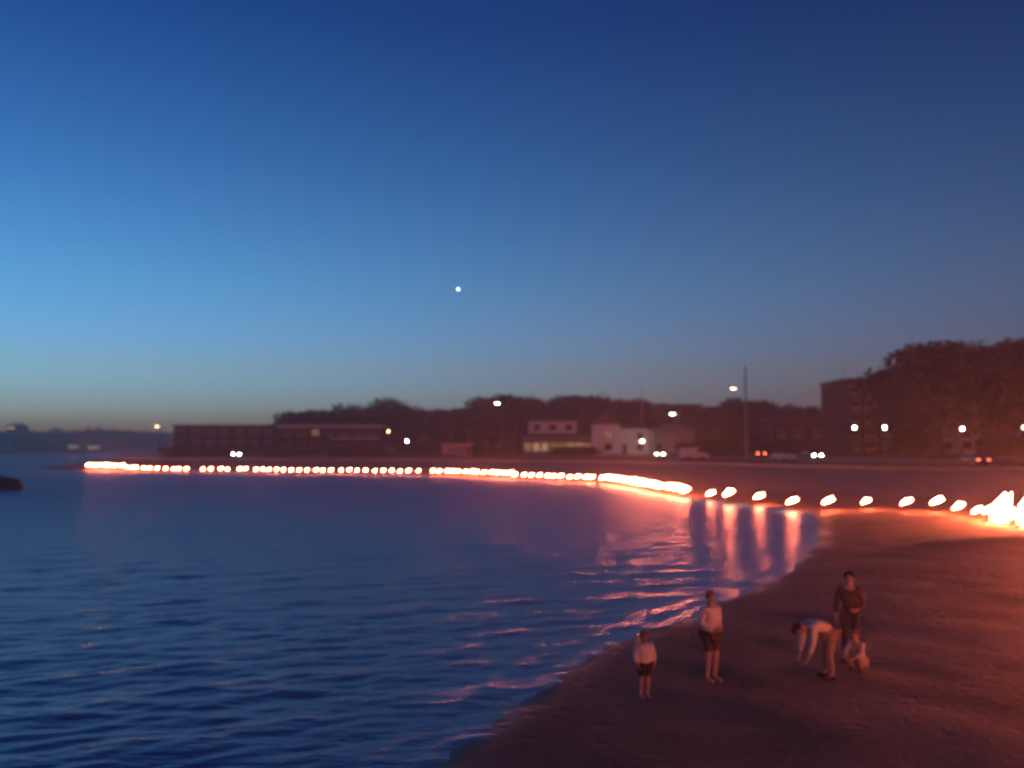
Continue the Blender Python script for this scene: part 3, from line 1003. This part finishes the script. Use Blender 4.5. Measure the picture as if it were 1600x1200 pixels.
# ------------------------------------------------------------------ cars
def car(name, label, px, w, face, paint, head=None, tail=None, van=False, turn=None):
    p, a = along(px, w)
    z = gz(p[0], p[1]) + (.06 if 15 < w < 23 else .01)
    e = empty(name, (p[0], p[1], z), (a if turn is None else turn) + (0 if face > 0 else math.pi))
    pm = mat(name + '_paint', paint, 0.3, spec=0.5, coat=0.6)
    W2 = .88
    if van:
        prof = [(-2.35, .32), (-2.4, .9), (-2.3, 1.95), (-1.9, 2.05), (1.0, 2.03), (1.6, 1.25), (2.3, .98), (2.4, .6), (2.35, .32)]
        glass = [(1.08, 1.94), (1.52, 1.32), (.35, 1.32), (.35, 1.94)]
    else:
        prof = [(-2.15, .30), (-2.2, .62), (-2.12, .92), (-1.6, 1.0), (-1.05, 1.42), (.25, 1.44), (1.0, .98), (2.05, .84), (2.18, .58), (2.14, .30)]
        glass = [(-1.0, 1.36), (.22, 1.37), (.86, 1.0), (-1.42, 1.02)]
    n = len(prof)
    mb = MB()
    def inset(z): return W2 - max(0, (z - .9)) * .22
    vs = [(x, -inset(z), z) for x, z in prof] + [(x, inset(z), z) for x, z in prof]
    fs = [tuple(range(n)), tuple(reversed(range(n, 2 * n)))] + [(i, (i + 1) % n, n + (i + 1) % n, n + i) for i in range(n)]
    mb.add(vs, fs)
    mb.build('body', pm, e)
    for sy in (-1, 1):
        g = [(x, sy * (inset(z) + .012), z) for x, z in glass]
        gi = [(x, sy * (inset(z) - .02), z) for x, z in glass]
        MB().add(g + gi, [(0, 1, 2, 3), (7, 6, 5, 4), (0, 4, 5, 1), (1, 5, 6, 2), (2, 6, 7, 3), (3, 7, 4, 0)]).build('side_window', M['glass'], e)
    if van:
        ws = [(1.02, 1.98), (1.57, 1.29)]
    else:
        ws = [(.30, 1.41), (.94, 1.02)]
    q = []
    for x, z in ws:
        q += [(x + .02, -inset(z) + .08, z + .012), (x + .02, inset(z) - .08, z + .012)]
    q2 = [(x - .04, y, z - .03) for x, y, z in q]
    MB().add(q + q2, [(0, 1, 3, 2), (4, 6, 7, 5), (0, 4, 5, 1), (2, 3, 7, 6), (0, 2, 6, 4), (1, 5, 7, 3)]).build('windscreen', M['glass'], e)
    for wx in (-1.35, 1.35):
        for sy in (-1, 1):
            t = MB().tube([(wx, sy * .70, .32), (wx, sy * .90, .32)], [.32, .32], 16).build('wheel', M['rubber'], e)
            MB().tube([(wx, sy * .901, .32), (wx, sy * .915, .32)], [.2, .18], 12).build('rim', M['tin'], t)
    for sy in (-1, 1):
        zf = .72 if not van else .8
        MB().box(2.12 if not van else 2.33, 2.21 if not van else 2.42, sy * .62 - .17, sy * .62 + .17, zf - .08, zf + .08).build('headlight', M[head] if head else M['tin'], e)
        MB().box(-2.235 if not van else -2.42, -2.12 if not van else -2.3, sy * .66 - .16, sy * .66 + .16, .7, .86).build('taillight', M[tail] if tail else mat('tail_off', (.3, .02, .02), .3), e)
    MB().box(2.19 if not van else 2.40, 2.22 if not van else 2.43, -.26, .26, .42, .54).build('number_plate', M['line_paint'], e)
    tag(e, label, 'van' if van else 'car', 'vehicles on the foreshore road')
    return e


TOW = -math.pi / 2
car('car', 'dark car with glowing orange-red tail lights on the foreshore road', 1181, 20.8, 1, (.06, .06, .07), tail='taillight', turn=math.radians(100))
car('car', 'grey car with unlit lamps parked behind the car with bright headlights', 1224, 13.0, 1, (.45, .44, .42), head=None, turn=TOW + .35)
car('car', 'car with bright headlights coming along the foreshore road', 1267, 17.0, 1, (.12, .12, .13), head='headlight', turn=TOW + .15)
car('car', 'dark red car with dim red tail lights parked at the seawall', 1521, 7.5, 1, (.16, .03, .03), tail='taillight_dim', turn=math.radians(96))
car('car', 'silver car with white headlights before the low house', 1029, 17.0, 1, (.4, .4, .42), head='lamp_neutral', turn=TOW - .1)
car('car', 'blue car with headlights on, parked before the dark flat-roofed block', 371, 9.0, 1, (.04, .07, .15), head='headlight', turn=TOW + .3)
car('van', 'white van parked side-on beside the road near the mast', 1088, 11.5, 1, (.7, .7, .68), van=True, turn=math.radians(8))

# ------------------------------------------------------------------ dark rock out in the water
rs = np.random.RandomState(9)
bm = bmesh.new()
bmesh.ops.create_icosphere(bm, subdivisions=4, radius=1)
for v_ in bm.verts:
    c = v_.co
    nz = 0
    for f_, a_ in ((1.7, .16), (3.9, .09), (8.3, .05)):
        nz += a_ * math.sin(c.x * f_ + 2 * math.sin(c.z * f_ + f_)) * math.cos(c.y * f_ * 1.1 + c.z * f_)
    v_.co = Vector((c.x * 2.6, c.y * 1.8, c.z * 1.25)) * (1 + nz)
me = bpy.data.meshes.new('rock'); bm.to_mesh(me); bm.free()
me.materials.append(M['rock'])
me.polygons.foreach_set('use_smooth', [True] * len(me.polygons))
rk = link(bpy.data.objects.new('rock', me))
pr = on_z(-6, 766, 0.0)
rk.location = (pr.x - .4, pr.y + 1.2, .18)
tag(rk, 'dark rounded rock standing out of the bay water alone', 'rock')

# ------------------------------------------------------------------ the evening star
bm = bmesh.new(); bmesh.ops.create_icosphere(bm, subdivisions=2, radius=6.0)
me = bpy.data.meshes.new('evening_star'); bm.to_mesh(me); bm.free()
me.materials.append(mat('starlight', (.8, .8, .8), .5, emit=((1.0, 0.95, 0.95), 8.0)))
st = link(bpy.data.objects.new('evening_star', me))
st.location = at(716, 452, 6000)
tag(st, 'single bright evening star in the blue dusk sky', 'star')

# ------------------------------------------------------------------ flares along the water's edge
FLAMES = []
for k in range(6):                       # low flames blown sideways by the sea breeze
    rs = np.random.RandomState(70 + k)
    ln = .78 + .1 * rs.normal()
    path = [(0, 0, 0), (.06, 0, .10), (.20, 0, .17), (.38, 0, .18), (.58, 0, .21), (.76, 0, .26), (.92, 0, .34)]
    rad = [.05, .11, .135, .12, .09, .05, .012]
    vs = []; n = 10
    for i, (x, y, z) in enumerate(path):
        ox, oz = rs.normal() * .02, rs.normal() * .018
        for j in range(n):
            a = 6.2832 * j / n
            rr = rad[i] * (1 + .16 * rs.normal())
            vs.append((x * ln + ox + rr * .55 * math.sin(a), rr * math.cos(a), z + oz + rr * math.sin(a) * .95))
    fs = [(i * n + j, i * n + (j + 1) % n, (i + 1) * n + (j + 1) % n, (i + 1) * n + j) for i in range(6) for j in range(n)]
    fs += [tuple(reversed(range(n))), tuple(6 * n + j for j in range(n))]
    mb = MB().add(vs, fs)
    # two torn-off tongues
    for q in range(2):
        x0 = .25 + .3 * q + .1 * rs.rand()
        mb.tube([(x0 * ln, 0, .2), ((x0 + .09) * ln, .02, .33), ((x0 + .2) * ln, 0, .42 + .06 * rs.rand())], [.06, .04, .006], 6)
    FLAMES.append(mb.mesh('flame', M['flame'], True))
ST = MB().tube([(0, 0, -.3), (.004, 0, .2), (0, 0, .42)], [.022, .02, .018], 6).mesh('stake', M['stake'])
CUP = MB().lathe([(.035, .40), (.06, .42), (.075, .53), (.08, .545), (.055, .545), (.05, .50)], 10).mesh('fuel_cup', M['tin'], True)
GROUP = 'burning flares along the bay shore'


def flare(x, y, label, sc=1.0):
    z = gz(x, y)
    e = empty('flare', (x, y, max(z, 0.0)), R.uniform(-.35, .35), sc * R.uniform(.9, 1.1))
    link(bpy.data.objects.new('stake', ST), e)
    link(bpy.data.objects.new('fuel_cup', CUP), e)
    f = link(bpy.data.objects.new('flame', R.choice(FLAMES)), e)
    f.location = (0, 0, .52)
    tag(e, label, 'flare', GROUP)
    return e


def fpos(px, py, sc=1.0):
    p = on_z(px, py, .12 + .72 * sc)
    p.x -= .33 * sc
    return p


NEARF = [(1110, 768, 1, 'burning flare standing close beside another, mirrored in the shallow water'), (1140, 769, 1.25, 'larger flare of a close pair, mirrored brightly in the shallow water'),
         (1185, 774, 1, 'lone burning flare mirrored in the shallows between the close pair and the bright long reflection'), (1237, 778.5, 1.1, 'burning flare with the longest broken reflection, last before the dry sand'),
         (1293, 783, 1, 'first burning flare on dry sand after the water edge'), (1354, 784, 1, 'second burning flare on the dry sand, widely spaced'),
         (1415, 788, 1, 'third burning flare on the dry sand, widely spaced'), (1463, 791, 1, 'fourth burning flare on the dry sand, before the close-packed cluster'),
         (1498, 796, 1, 'fifth burning flare on the dry sand, next to the close-packed cluster'), (1528, 803, .9, 'smallest flare at the edge of the blazing cluster'),
         (1546, 801, 1.1, 'flare standing against the left side of the big bonfire'),
         (1581, 806, 1.1, 'flare burning in the gap between the two bonfires')]
for px, py, sc, lab in NEARF:
    p = fpos(px, py, sc)
    flare(p.x, p.y, lab, sc)
# two driftwood bonfires where the line bends up the sand
def bonfire(px, py, size, label, seed):
    rs = np.random.RandomState(seed)
    p = on_z(px, py, .2 + .62 * size)
    e = empty('bonfire', (p.x, p.y, gz(p.x, p.y)), rs.rand() * .6, size)
    for j in range(9):
        a = j * .7 + rs.rand() * .4
        r0 = .62 + .12 * rs.rand()
        MB().tube([(r0 * math.cos(a), r0 * math.sin(a), -.03), (.3 * math.cos(a + .1), .3 * math.sin(a + .1), .24), (-.06 * math.cos(a), -.06 * math.sin(a), .50 + .1 * rs.rand())],
                  [.07, .06, .045], 7).build('log', M['bark'], e)
    mb = MB()
    for j in range(8):
        a = j * .82 + rs.rand() * .4; q = .06 + .30 * rs.rand()
        hh = (1.15 - .9 * q) * (.75 + .5 * rs.rand())
        x0, y0 = q * math.cos(a), q * math.sin(a)
        mb.tube([(x0, y0, .08), (x0 + .04, y0, .12 + .25 * hh), (x0 * .8 + .12 * hh, y0 * .8, .1 + .6 * hh), (x0 * .6 + .3 * hh, y0 * .7, .1 + .85 * hh), (x0 * .6 + .42 * hh, y0 * .6, .12 + 1.05 * hh)],
                [.12, .19, .14, .07, .008], 8)
    mb.build('flame', M['flame'], e, True)
    tag(e, label, 'bonfire', 'bonfires on the sand')
    return e


bonfire(1562, 800, 1.25, 'blazing driftwood bonfire between two flares at the bend of the flare line', 5)
bonfire(1606, 803, 1.35, 'blazing driftwood bonfire at the end of the flares, beyond the gap flare', 6)
# flares added out of view, nearest ones enlarged, to light the sand and people
for x, y in ((27.2, 45.4), (25.0, 41.4), (22.7, 37.4), (20.4, 33.4), (18.2, 29.4), (16.2, 25.4), (14.4, 21.4), (13.0, 17.4), (12.0, 13.4), (11.2, 9.2), (10.4, 5.0), (9.6, 0.8), (8.8, -3.4), (8.0, -7.6), (7.0, -11.8)):
    flare(x, y, 'unseen burning flare added beyond the line to light the near sand and people', 1.05 if y > 12 else 1.3)
PATH = catmull([tuple(fpos(a, b).xy) for a, b in ((1085, 766), (1065, 763.5), (1035, 759), (1000, 754), (965, 749), (930, 745), (860, 741.5), (790, 738.5), (735, 736), (660, 734), (560, 732.5), (480, 732), (400, 731), (330, 730.6), (250, 730), (190, 729), (130, 728))], 12)
seg = np.linalg.norm(np.diff(PATH, axis=0), axis=1)
cum = np.concatenate([[0], np.cumsum(seg)])
tpos = 1.5
GAPS = [(297, 306), (657, 667), (689, 694), (922, 932), (1078, 1092)]
while tpos < cum[-1]:
    x = np.interp(tpos, cum, PATH[:, 0]); y = np.interp(tpos, cum, PATH[:, 1])
    px = 800 + x / y * F
    tpos += 1.8 + R.uniform(-.35, .35)
    if any(a <= px <= b for a, b in GAPS): continue
    if px < 195: lab = 'burning flare in the crowded bright tip of the line at the point'
    elif px < 300: lab = 'burning flare in the short stretch next to the crowded tip of the line'
    elif px < 430: lab = 'burning flare before the dark flat-roofed block'
    elif px < 662: lab = 'burning flare in the long even row before the long house'
    elif px < 800: lab = 'burning flare in the row before the kiosk'
    elif px < 927: lab = 'burning flare in the row before the shop building'
    else: lab = 'burning flare in the dense slanting row before the white house'
    sc = 0.85 if px < 660 else 0.95
    if px < 195: sc = 1.25
    if 760 < px < 797 or 940 < px < 1085: sc = 1.15
    flare(x + R.uniform(-.2, .2), y + R.uniform(-.2, .2), lab, sc)

# ------------------------------------------------------------------ thin smoke haze from the flares
hz = MB().box(-1200, 800, -70, 900, -5, 26).build('haze', None)
hm = bpy.data.materials.new('haze'); hm.use_nodes = True; hm.node_tree.nodes.clear()
h_out = hm.node_tree.nodes.new('ShaderNodeOutputMaterial')
h_pv = hm.node_tree.nodes.new('ShaderNodeVolumePrincipled')
h_pv.inputs['Density'].default_value = 0.0011
h_pv.inputs['Color'].default_value = (.85, .83, .83, 1)
h_pv.inputs['Anisotropy'].default_value = 0.68
hm.node_tree.links.new(h_pv.outputs[0], h_out.inputs['Volume'])
hz.data.materials.append(hm)
tag(hz, 'thin smoke haze hanging over the bay', 'haze', kind='stuff')

# ------------------------------------------------------------------ people
def eval_mesh(o):
    dg = bpy.context.evaluated_depsgraph_get()
    ev = o.evaluated_get(dg)
    return bpy.data.meshes.new_from_object(ev)


def skin(name, J, bones, material, parent, root, levels=2):
    names = list(J)
    me = bpy.data.meshes.new(name)
    me.from_pydata([J[k][0] for k in names], [(names.index(a), names.index(b)) for a, b in bones], [])
    o = link(bpy.data.objects.new(name, me))
    md = o.modifiers.new('skin', 'SKIN'); md.use_smooth_shade = True
    sb = o.modifiers.new('sub', 'SUBSURF'); sb.levels = levels; sb.render_levels = levels
    for i, k in enumerate(names):
        r = J[k][1]
        sv = me.skin_vertices[0].data[i]
        sv.radius = r if hasattr(r, '__len__') else (r, r)
        sv.use_root = (k == root)
    bpy.context.view_layer.update()
    new = eval_mesh(o)
    bpy.data.objects.remove(o)
    new.name = name
    new.materials.clear(); new.materials.append(material)
    new.polygons.foreach_set('use_smooth', [True] * len(new.polygons))
    return link(bpy.data.objects.new(name, new), parent)


M['skin'] = mat('skin', (0.50, 0.33, 0.25), 0.55)
M['hair_dark'] = mat('hair_dark', (0.04, 0.028, 0.02), 0.6)
M['hair_fair'] = mat('hair_fair', (0.28, 0.18, 0.09), 0.6)


def joint_list(pose, s):
    return {k: Vector(v) * s for k, v in pose.items()}


STAND = {'pel': (0, 0, .93), 'wai': (0, 0, 1.06), 'che': (0, -.01, 1.28), 'shb': (0, .0, 1.41), 'nec': (0, -.005, 1.50), 'hd': (0, -.02, 1.60), 'top': (0, -.01, 1.70),
         'shL': (.175, 0, 1.40), 'shR': (-.175, 0, 1.40), 'elL': (.24, .02, 1.13), 'elR': (-.24, .02, 1.13), 'wrL': (.25, -.06, .89), 'wrR': (-.25, -.06, .89),
         'haL': (.245, -.085, .81), 'haR': (-.245, -.085, .81),
         'hiL': (.09, 0, .90), 'hiR': (-.09, 0, .90), 'knL': (.10, -.02, .50), 'knR': (-.10, -.02, .50), 'anL': (.105, .02, .09), 'anR': (-.105, .02, .09), 'toL': (.12, -.16, .035), 'toR': (-.12, -.16, .035)}
RAD = {'pel': (.15, .11), 'wai': (.135, .10), 'che': (.155, .115), 'shb': (.12, .09), 'nec': .055, 'hd': (.078, .098), 'top': (.055, .065), 'shL': .062, 'shR': .062, 'elL': .042, 'elR': .042, 'wrL': .028, 'wrR': .028,
       'haL': (.024, .04), 'haR': (.024, .04), 'hiL': .09, 'hiR': .09, 'knL': .058, 'knR': .058, 'anL': .038, 'anR': .038, 'toL': (.04, .03), 'toR': (.04, .03)}
BONES = [('pel', 'wai'), ('wai', 'che'), ('che', 'shb'), ('shb', 'nec'), ('nec', 'hd'), ('hd', 'top'), ('shb', 'shL'), ('shb', 'shR'), ('shL', 'elL'), ('shR', 'elR'), ('elL', 'wrL'), ('elR', 'wrR'), ('wrL', 'haL'), ('wrR', 'haR'),
         ('pel', 'hiL'), ('pel', 'hiR'), ('hiL', 'knL'), ('hiR', 'knR'), ('knL', 'anL'), ('knR', 'anR'), ('anL', 'toL'), ('anR', 'toR')]


def person(label, loc, rz, height, over, top_col, leg_col, hair='hair_dark', shorts=False, puffy=0.0, shoes=(.06, .05, .05), childhead=1.0, group=None):
    s = height / 1.74
    P = dict(STAND); P.update(over)
    J = {k: (Vector(v) * s, RAD[k]) for k, v in P.items()}
    def rr(k, add=0.0, mul=1.0):
        r = RAD[k]
        m = s * mul * (childhead if k in ('hd', 'top') else 1)
        return tuple(q * m + add for q in r) if hasattr(r, '__len__') else (r * m + add,) * 2
    e = empty('person', loc, rz)
    tag(e, label, 'person', group)
    body = skin('body', {k: (J[k][0], rr(k)) for k in J}, BONES, M['skin'], e, 'pel')
    # hands: four fingers and a thumb, nose and ears, joined to the body mesh
    bm = bmesh.new(); bm.from_mesh(body.data)
    mb = MB()
    for sd, sg in (('L', 1), ('R', -1)):
        w_ = J['wr' + sd][0]; h_ = J['ha' + sd][0]
        d = (h_ - w_).normalized()
        side = d.cross(Vector((sg, 0.2, 0))).normalized()
        nrm = d.cross(side).normalized()
        for q in range(4):
            b0 = h_ + side * (q - 1.5) * .018 * s + d * .015 * s
            ln = (.07, .08, .076, .06)[q] * s
            mb.tube([b0, b0 + d * ln * .5 + nrm * .006, b0 + d * ln * .95 + nrm * .022 * s], [.0095 * s, .0085 * s, .006 * s], 6)
        b0 = h_ - side * .03 * s - d * .03 * s
        mb.tube([b0, b0 - side * .025 * s + d * .03 * s, b0 - side * .022 * s + d * .06 * s], [.011 * s, .010 * s, .007 * s], 6)
    hd = J['hd'][0]; tp = J['top'][0]; nk = J['nec'][0]
    upv = (tp - nk).normalized()
    fw = Vector((0, -1, 0)); fw = (fw - upv * fw.dot(upv)).normalized() if abs(upv.y) < .9 else Vector((0, 0, -1))
    sd_ = upv.cross(fw).normalized()
    hs = s * childhead
    c = hd + upv * .005 * hs
    mb.tube([c + fw * .085 * hs + upv * .02 * hs, c + fw * .112 * hs - upv * .02 * hs, c + fw * .09 * hs - upv * .03 * hs], [.010 * hs, .017 * hs, .012 * hs], 6)
    for sg in (-1, 1):
        mb.tube([c + sd_ * sg * .074 * hs + upv * .028 * hs, c + sd_ * sg * .09 * hs, c + sd_ * sg * .074 * hs - upv * .03 * hs], [.012 * hs, .022 * hs, .010 * hs], 6)
    tmp = mb.mesh('tmp', None, True)
    bm.from_mesh(tmp); bm.to_mesh(body.data); bm.free(); bpy.data.meshes.remove(tmp)
    body.data.polygons.foreach_set('use_smooth', [True] * len(body.data.polygons))
    for sg in (-1, 1):
        MB().lathe([(.002, -.011), (.011, -.004), (.011, .004), (.002, .011)], 8, tuple(c + fw * .088 * hs + sd_ * sg * .032 * hs + upv * .02 * hs)).build('eye', M['hair_dark'], e)
    mm = MB().tube([c + fw * .088 * hs - upv * .05 * hs - sd_ * .024 * hs, c + fw * .095 * hs - upv * .052 * hs, c + fw * .088 * hs - upv * .05 * hs + sd_ * .024 * hs], .007 * hs, 6).build('mouth', mat('lips', (.35, .14, .12), .5), e)
    # hair: a cap over the back and top of the head
    bm = bmesh.new(); bmesh.ops.create_uvsphere(bm, u_segments=16, v_segments=10, radius=1)
    rot = Matrix((sd_, -fw, upv)).transposed()
    hc = (hd + tp) * .5 + upv * .012 * hs - fw * .012 * hs
    kill = [v_ for v_ in bm.verts if v_.co.y < -.35 and v_.co.z < .35 or v_.co.z < -.75]
    bmesh.ops.delete(bm, geom=kill, context='VERTS')
    for v_ in bm.verts:
        v_.co = hc + rot @ Vector((v_.co.x * .092 * hs, v_.co.y * .108 * hs, v_.co.z * .112 * hs))
    me = bpy.data.meshes.new('hair'); bm.to_mesh(me); bm.free()
    me.materials.append(M[hair]); me.polygons.foreach_set('use_smooth', [True] * len(me.polygons))
    link(bpy.data.objects.new('hair', me), e)
    # clothes
    tk = ['pel', 'wai', 'che', 'shb', 'shL', 'shR', 'elL', 'elR']
    TJ = {k: (J[k][0], rr(k, .016 + (puffy if k in ('pel', 'wai', 'che') else puffy * .5), 1.04)) for k in tk}
    for sd in 'LR':
        TJ['cu' + sd] = (J['wr' + sd][0].lerp(J['el' + sd][0], .12), tuple(q + .012 + puffy * .4 for q in rr('wr' + sd)))
    TJ['col'] = (J['shb'][0].lerp(J['nec'][0], .45), (.062 * s,) * 2)
    tb = [('pel', 'wai'), ('wai', 'che'), ('che', 'shb'), ('shb', 'col'), ('shb', 'shL'), ('shb', 'shR'), ('shL', 'elL'), ('shR', 'elR'), ('elL', 'cuL'), ('elR', 'cuR')]
    skin('jacket' if puffy > .02 else 'top', TJ, tb, mat('cloth_top', top_col, .85, (14, .1)), e, 'pel')
    LJ = {'pel': (J['pel'][0], rr('pel', .012, 1.02)), 'hiL': (J['hiL'][0], rr('hiL', .014)), 'hiR': (J['hiR'][0], rr('hiR', .014))}
    lb = [('pel', 'hiL'), ('pel', 'hiR')]
    for sd in 'LR':
        if shorts:
            LJ['e' + sd] = (J['hi' + sd][0].lerp(J['kn' + sd][0], .82), tuple(q + .028 for q in rr('kn' + sd)))
            lb.append(('hi' + sd, 'e' + sd))
        else:
            LJ['kn' + sd] = (J['kn' + sd][0], rr('kn' + sd, .018)); LJ['e' + sd] = (J['an' + sd][0].lerp(J['kn' + sd][0], .08), rr('an' + sd, .024))
            lb += [('hi' + sd, 'kn' + sd), ('kn' + sd, 'e' + sd)]
    skin('shorts' if shorts else 'trousers', LJ, lb, mat('cloth_legs', leg_col, .85, (14, .1)), e, 'pel')
    if shoes:
        for sd in 'LR':
            a_ = J['an' + sd][0]; t_ = J['to' + sd][0]
            MB().tube([a_ + Vector((0, .05 * s, -.045 * s)), a_.lerp(t_, .35) + Vector((0, 0, -.02 * s)), t_ + Vector((0, 0, .012 * s)), t_ + (t_ - a_).normalized() * .03 * s], [.035 * s, .05 * s, .045 * s, .02 * s], 10).build('shoe', mat('shoe_mat', shoes, .7), e)
    return e


def stand_at(px, py):
    p = to_ground(px, py)
    return Vector((p.x, p.y, gz(p.x, p.y)))


# adult in pale jumper, forearms folded in front at the waist
person('standing person in a pale jumper and dark shorts, hands together at the waist', stand_at(1112, 1066), math.radians(35), 1.68,
       {'elL': (.245, .03, 1.15), 'elR': (-.245, .03, 1.15), 'wrL': (.07, -.17, 1.05), 'wrR': (-.07, -.19, 1.03), 'haL': (.0, -.20, 1.04), 'haR': (.0, -.215, 1.02), 'knL': (.10, -.03, .5)},
       (.72, .68, .6), (.10, .08, .09), shorts=True, shoes=None, hair='hair_fair', puffy=.012)
person('small child in a puffy pale jacket with bare legs standing by the water', stand_at(1007, 1091), math.radians(20), 1.12,
       {'elL': (.26, .0, 1.14), 'elR': (-.26, .0, 1.14), 'wrL': (.25, -.10, .95), 'wrR': (-.25, -.10, .95), 'haL': (.24, -.14, .88), 'haR': (-.24, -.14, .88), 'hd': (0, -.02, 1.62), 'top': (0, -.01, 1.74)},
       (.74, .70, .62), (.05, .045, .06), shorts=True, shoes=None, hair='hair_fair', puffy=.05, childhead=1.35)
# bending over, back level, facing left
bend = {'pel': (0, .12, .88), 'wai': (0, -.02, .97), 'che': (0, -.24, 1.02), 'shb': (0, -.38, 1.00), 'nec': (0, -.46, 1.00), 'hd': (0, -.56, .97), 'top': (0, -.65, .95),
        'shL': (.17, -.36, .98), 'shR': (-.17, -.36, .98), 'elL': (.19, -.40, .70), 'elR': (-.19, -.38, .70), 'wrL': (.14, -.46, .48), 'wrR': (-.14, -.46, .48), 'haL': (.12, -.49, .40), 'haR': (-.12, -.49, .40),
        'hiL': (.09, .10, .85), 'hiR': (-.09, .10, .85), 'knL': (.11, .02, .48), 'knR': (-.11, .06, .48), 'anL': (.11, .08, .09), 'anR': (-.11, .1, .09), 'toL': (.12, -.1, .035), 'toR': (-.12, -.08, .035)}
person('person in a pale top bending forward with a level back over the sand', stand_at(1290, 1060), math.radians(-72), 1.72, bend, (.74, .66, .52), (.36, .27, .2), hair='hair_dark')
# crouching child
squat = {'pel': (0, .10, .26), 'wai': (0, .06, .42), 'che': (0, -.04, .62), 'shb': (0, -.10, .74), 'nec': (0, -.14, .83), 'hd': (0, -.18, .95), 'top': (0, -.17, 1.07),
         'shL': (.17, -.09, .73), 'shR': (-.17, -.09, .73), 'elL': (.24, -.25, .54), 'elR': (-.24, -.25, .54), 'wrL': (.12, -.44, .42), 'wrR': (-.12, -.44, .42), 'haL': (.08, -.50, .37), 'haR': (-.08, -.50, .37),
         'hiL': (.10, .06, .25), 'hiR': (-.10, .06, .25), 'knL': (.16, -.30, .50), 'knR': (-.16, -.30, .50), 'anL': (.13, -.05, .09), 'anR': (-.13, -.05, .09), 'toL': (.14, -.22, .035), 'toR': (-.14, -.22, .035)}
person('child in light clothes crouching on the sand beside the bending person', stand_at(1342, 1048), math.radians(-50), 1.22, squat, (.66, .56, .46), (.45, .35, .27), hair='hair_fair', childhead=1.2)
person('tall person in dark clothes standing over the crouching child', stand_at(1330, 1034), math.radians(-28), 1.80,
       {'elL': (.25, -.02, 1.13), 'elR': (-.26, -.0, 1.14), 'wrL': (.16, -.24, 1.05), 'wrR': (-.25, -.08, .9), 'haL': (.12, -.31, 1.06), 'haR': (-.25, -.11, .82)},
       (.12, .07, .065), (.06, .05, .055), hair='hair_dark')
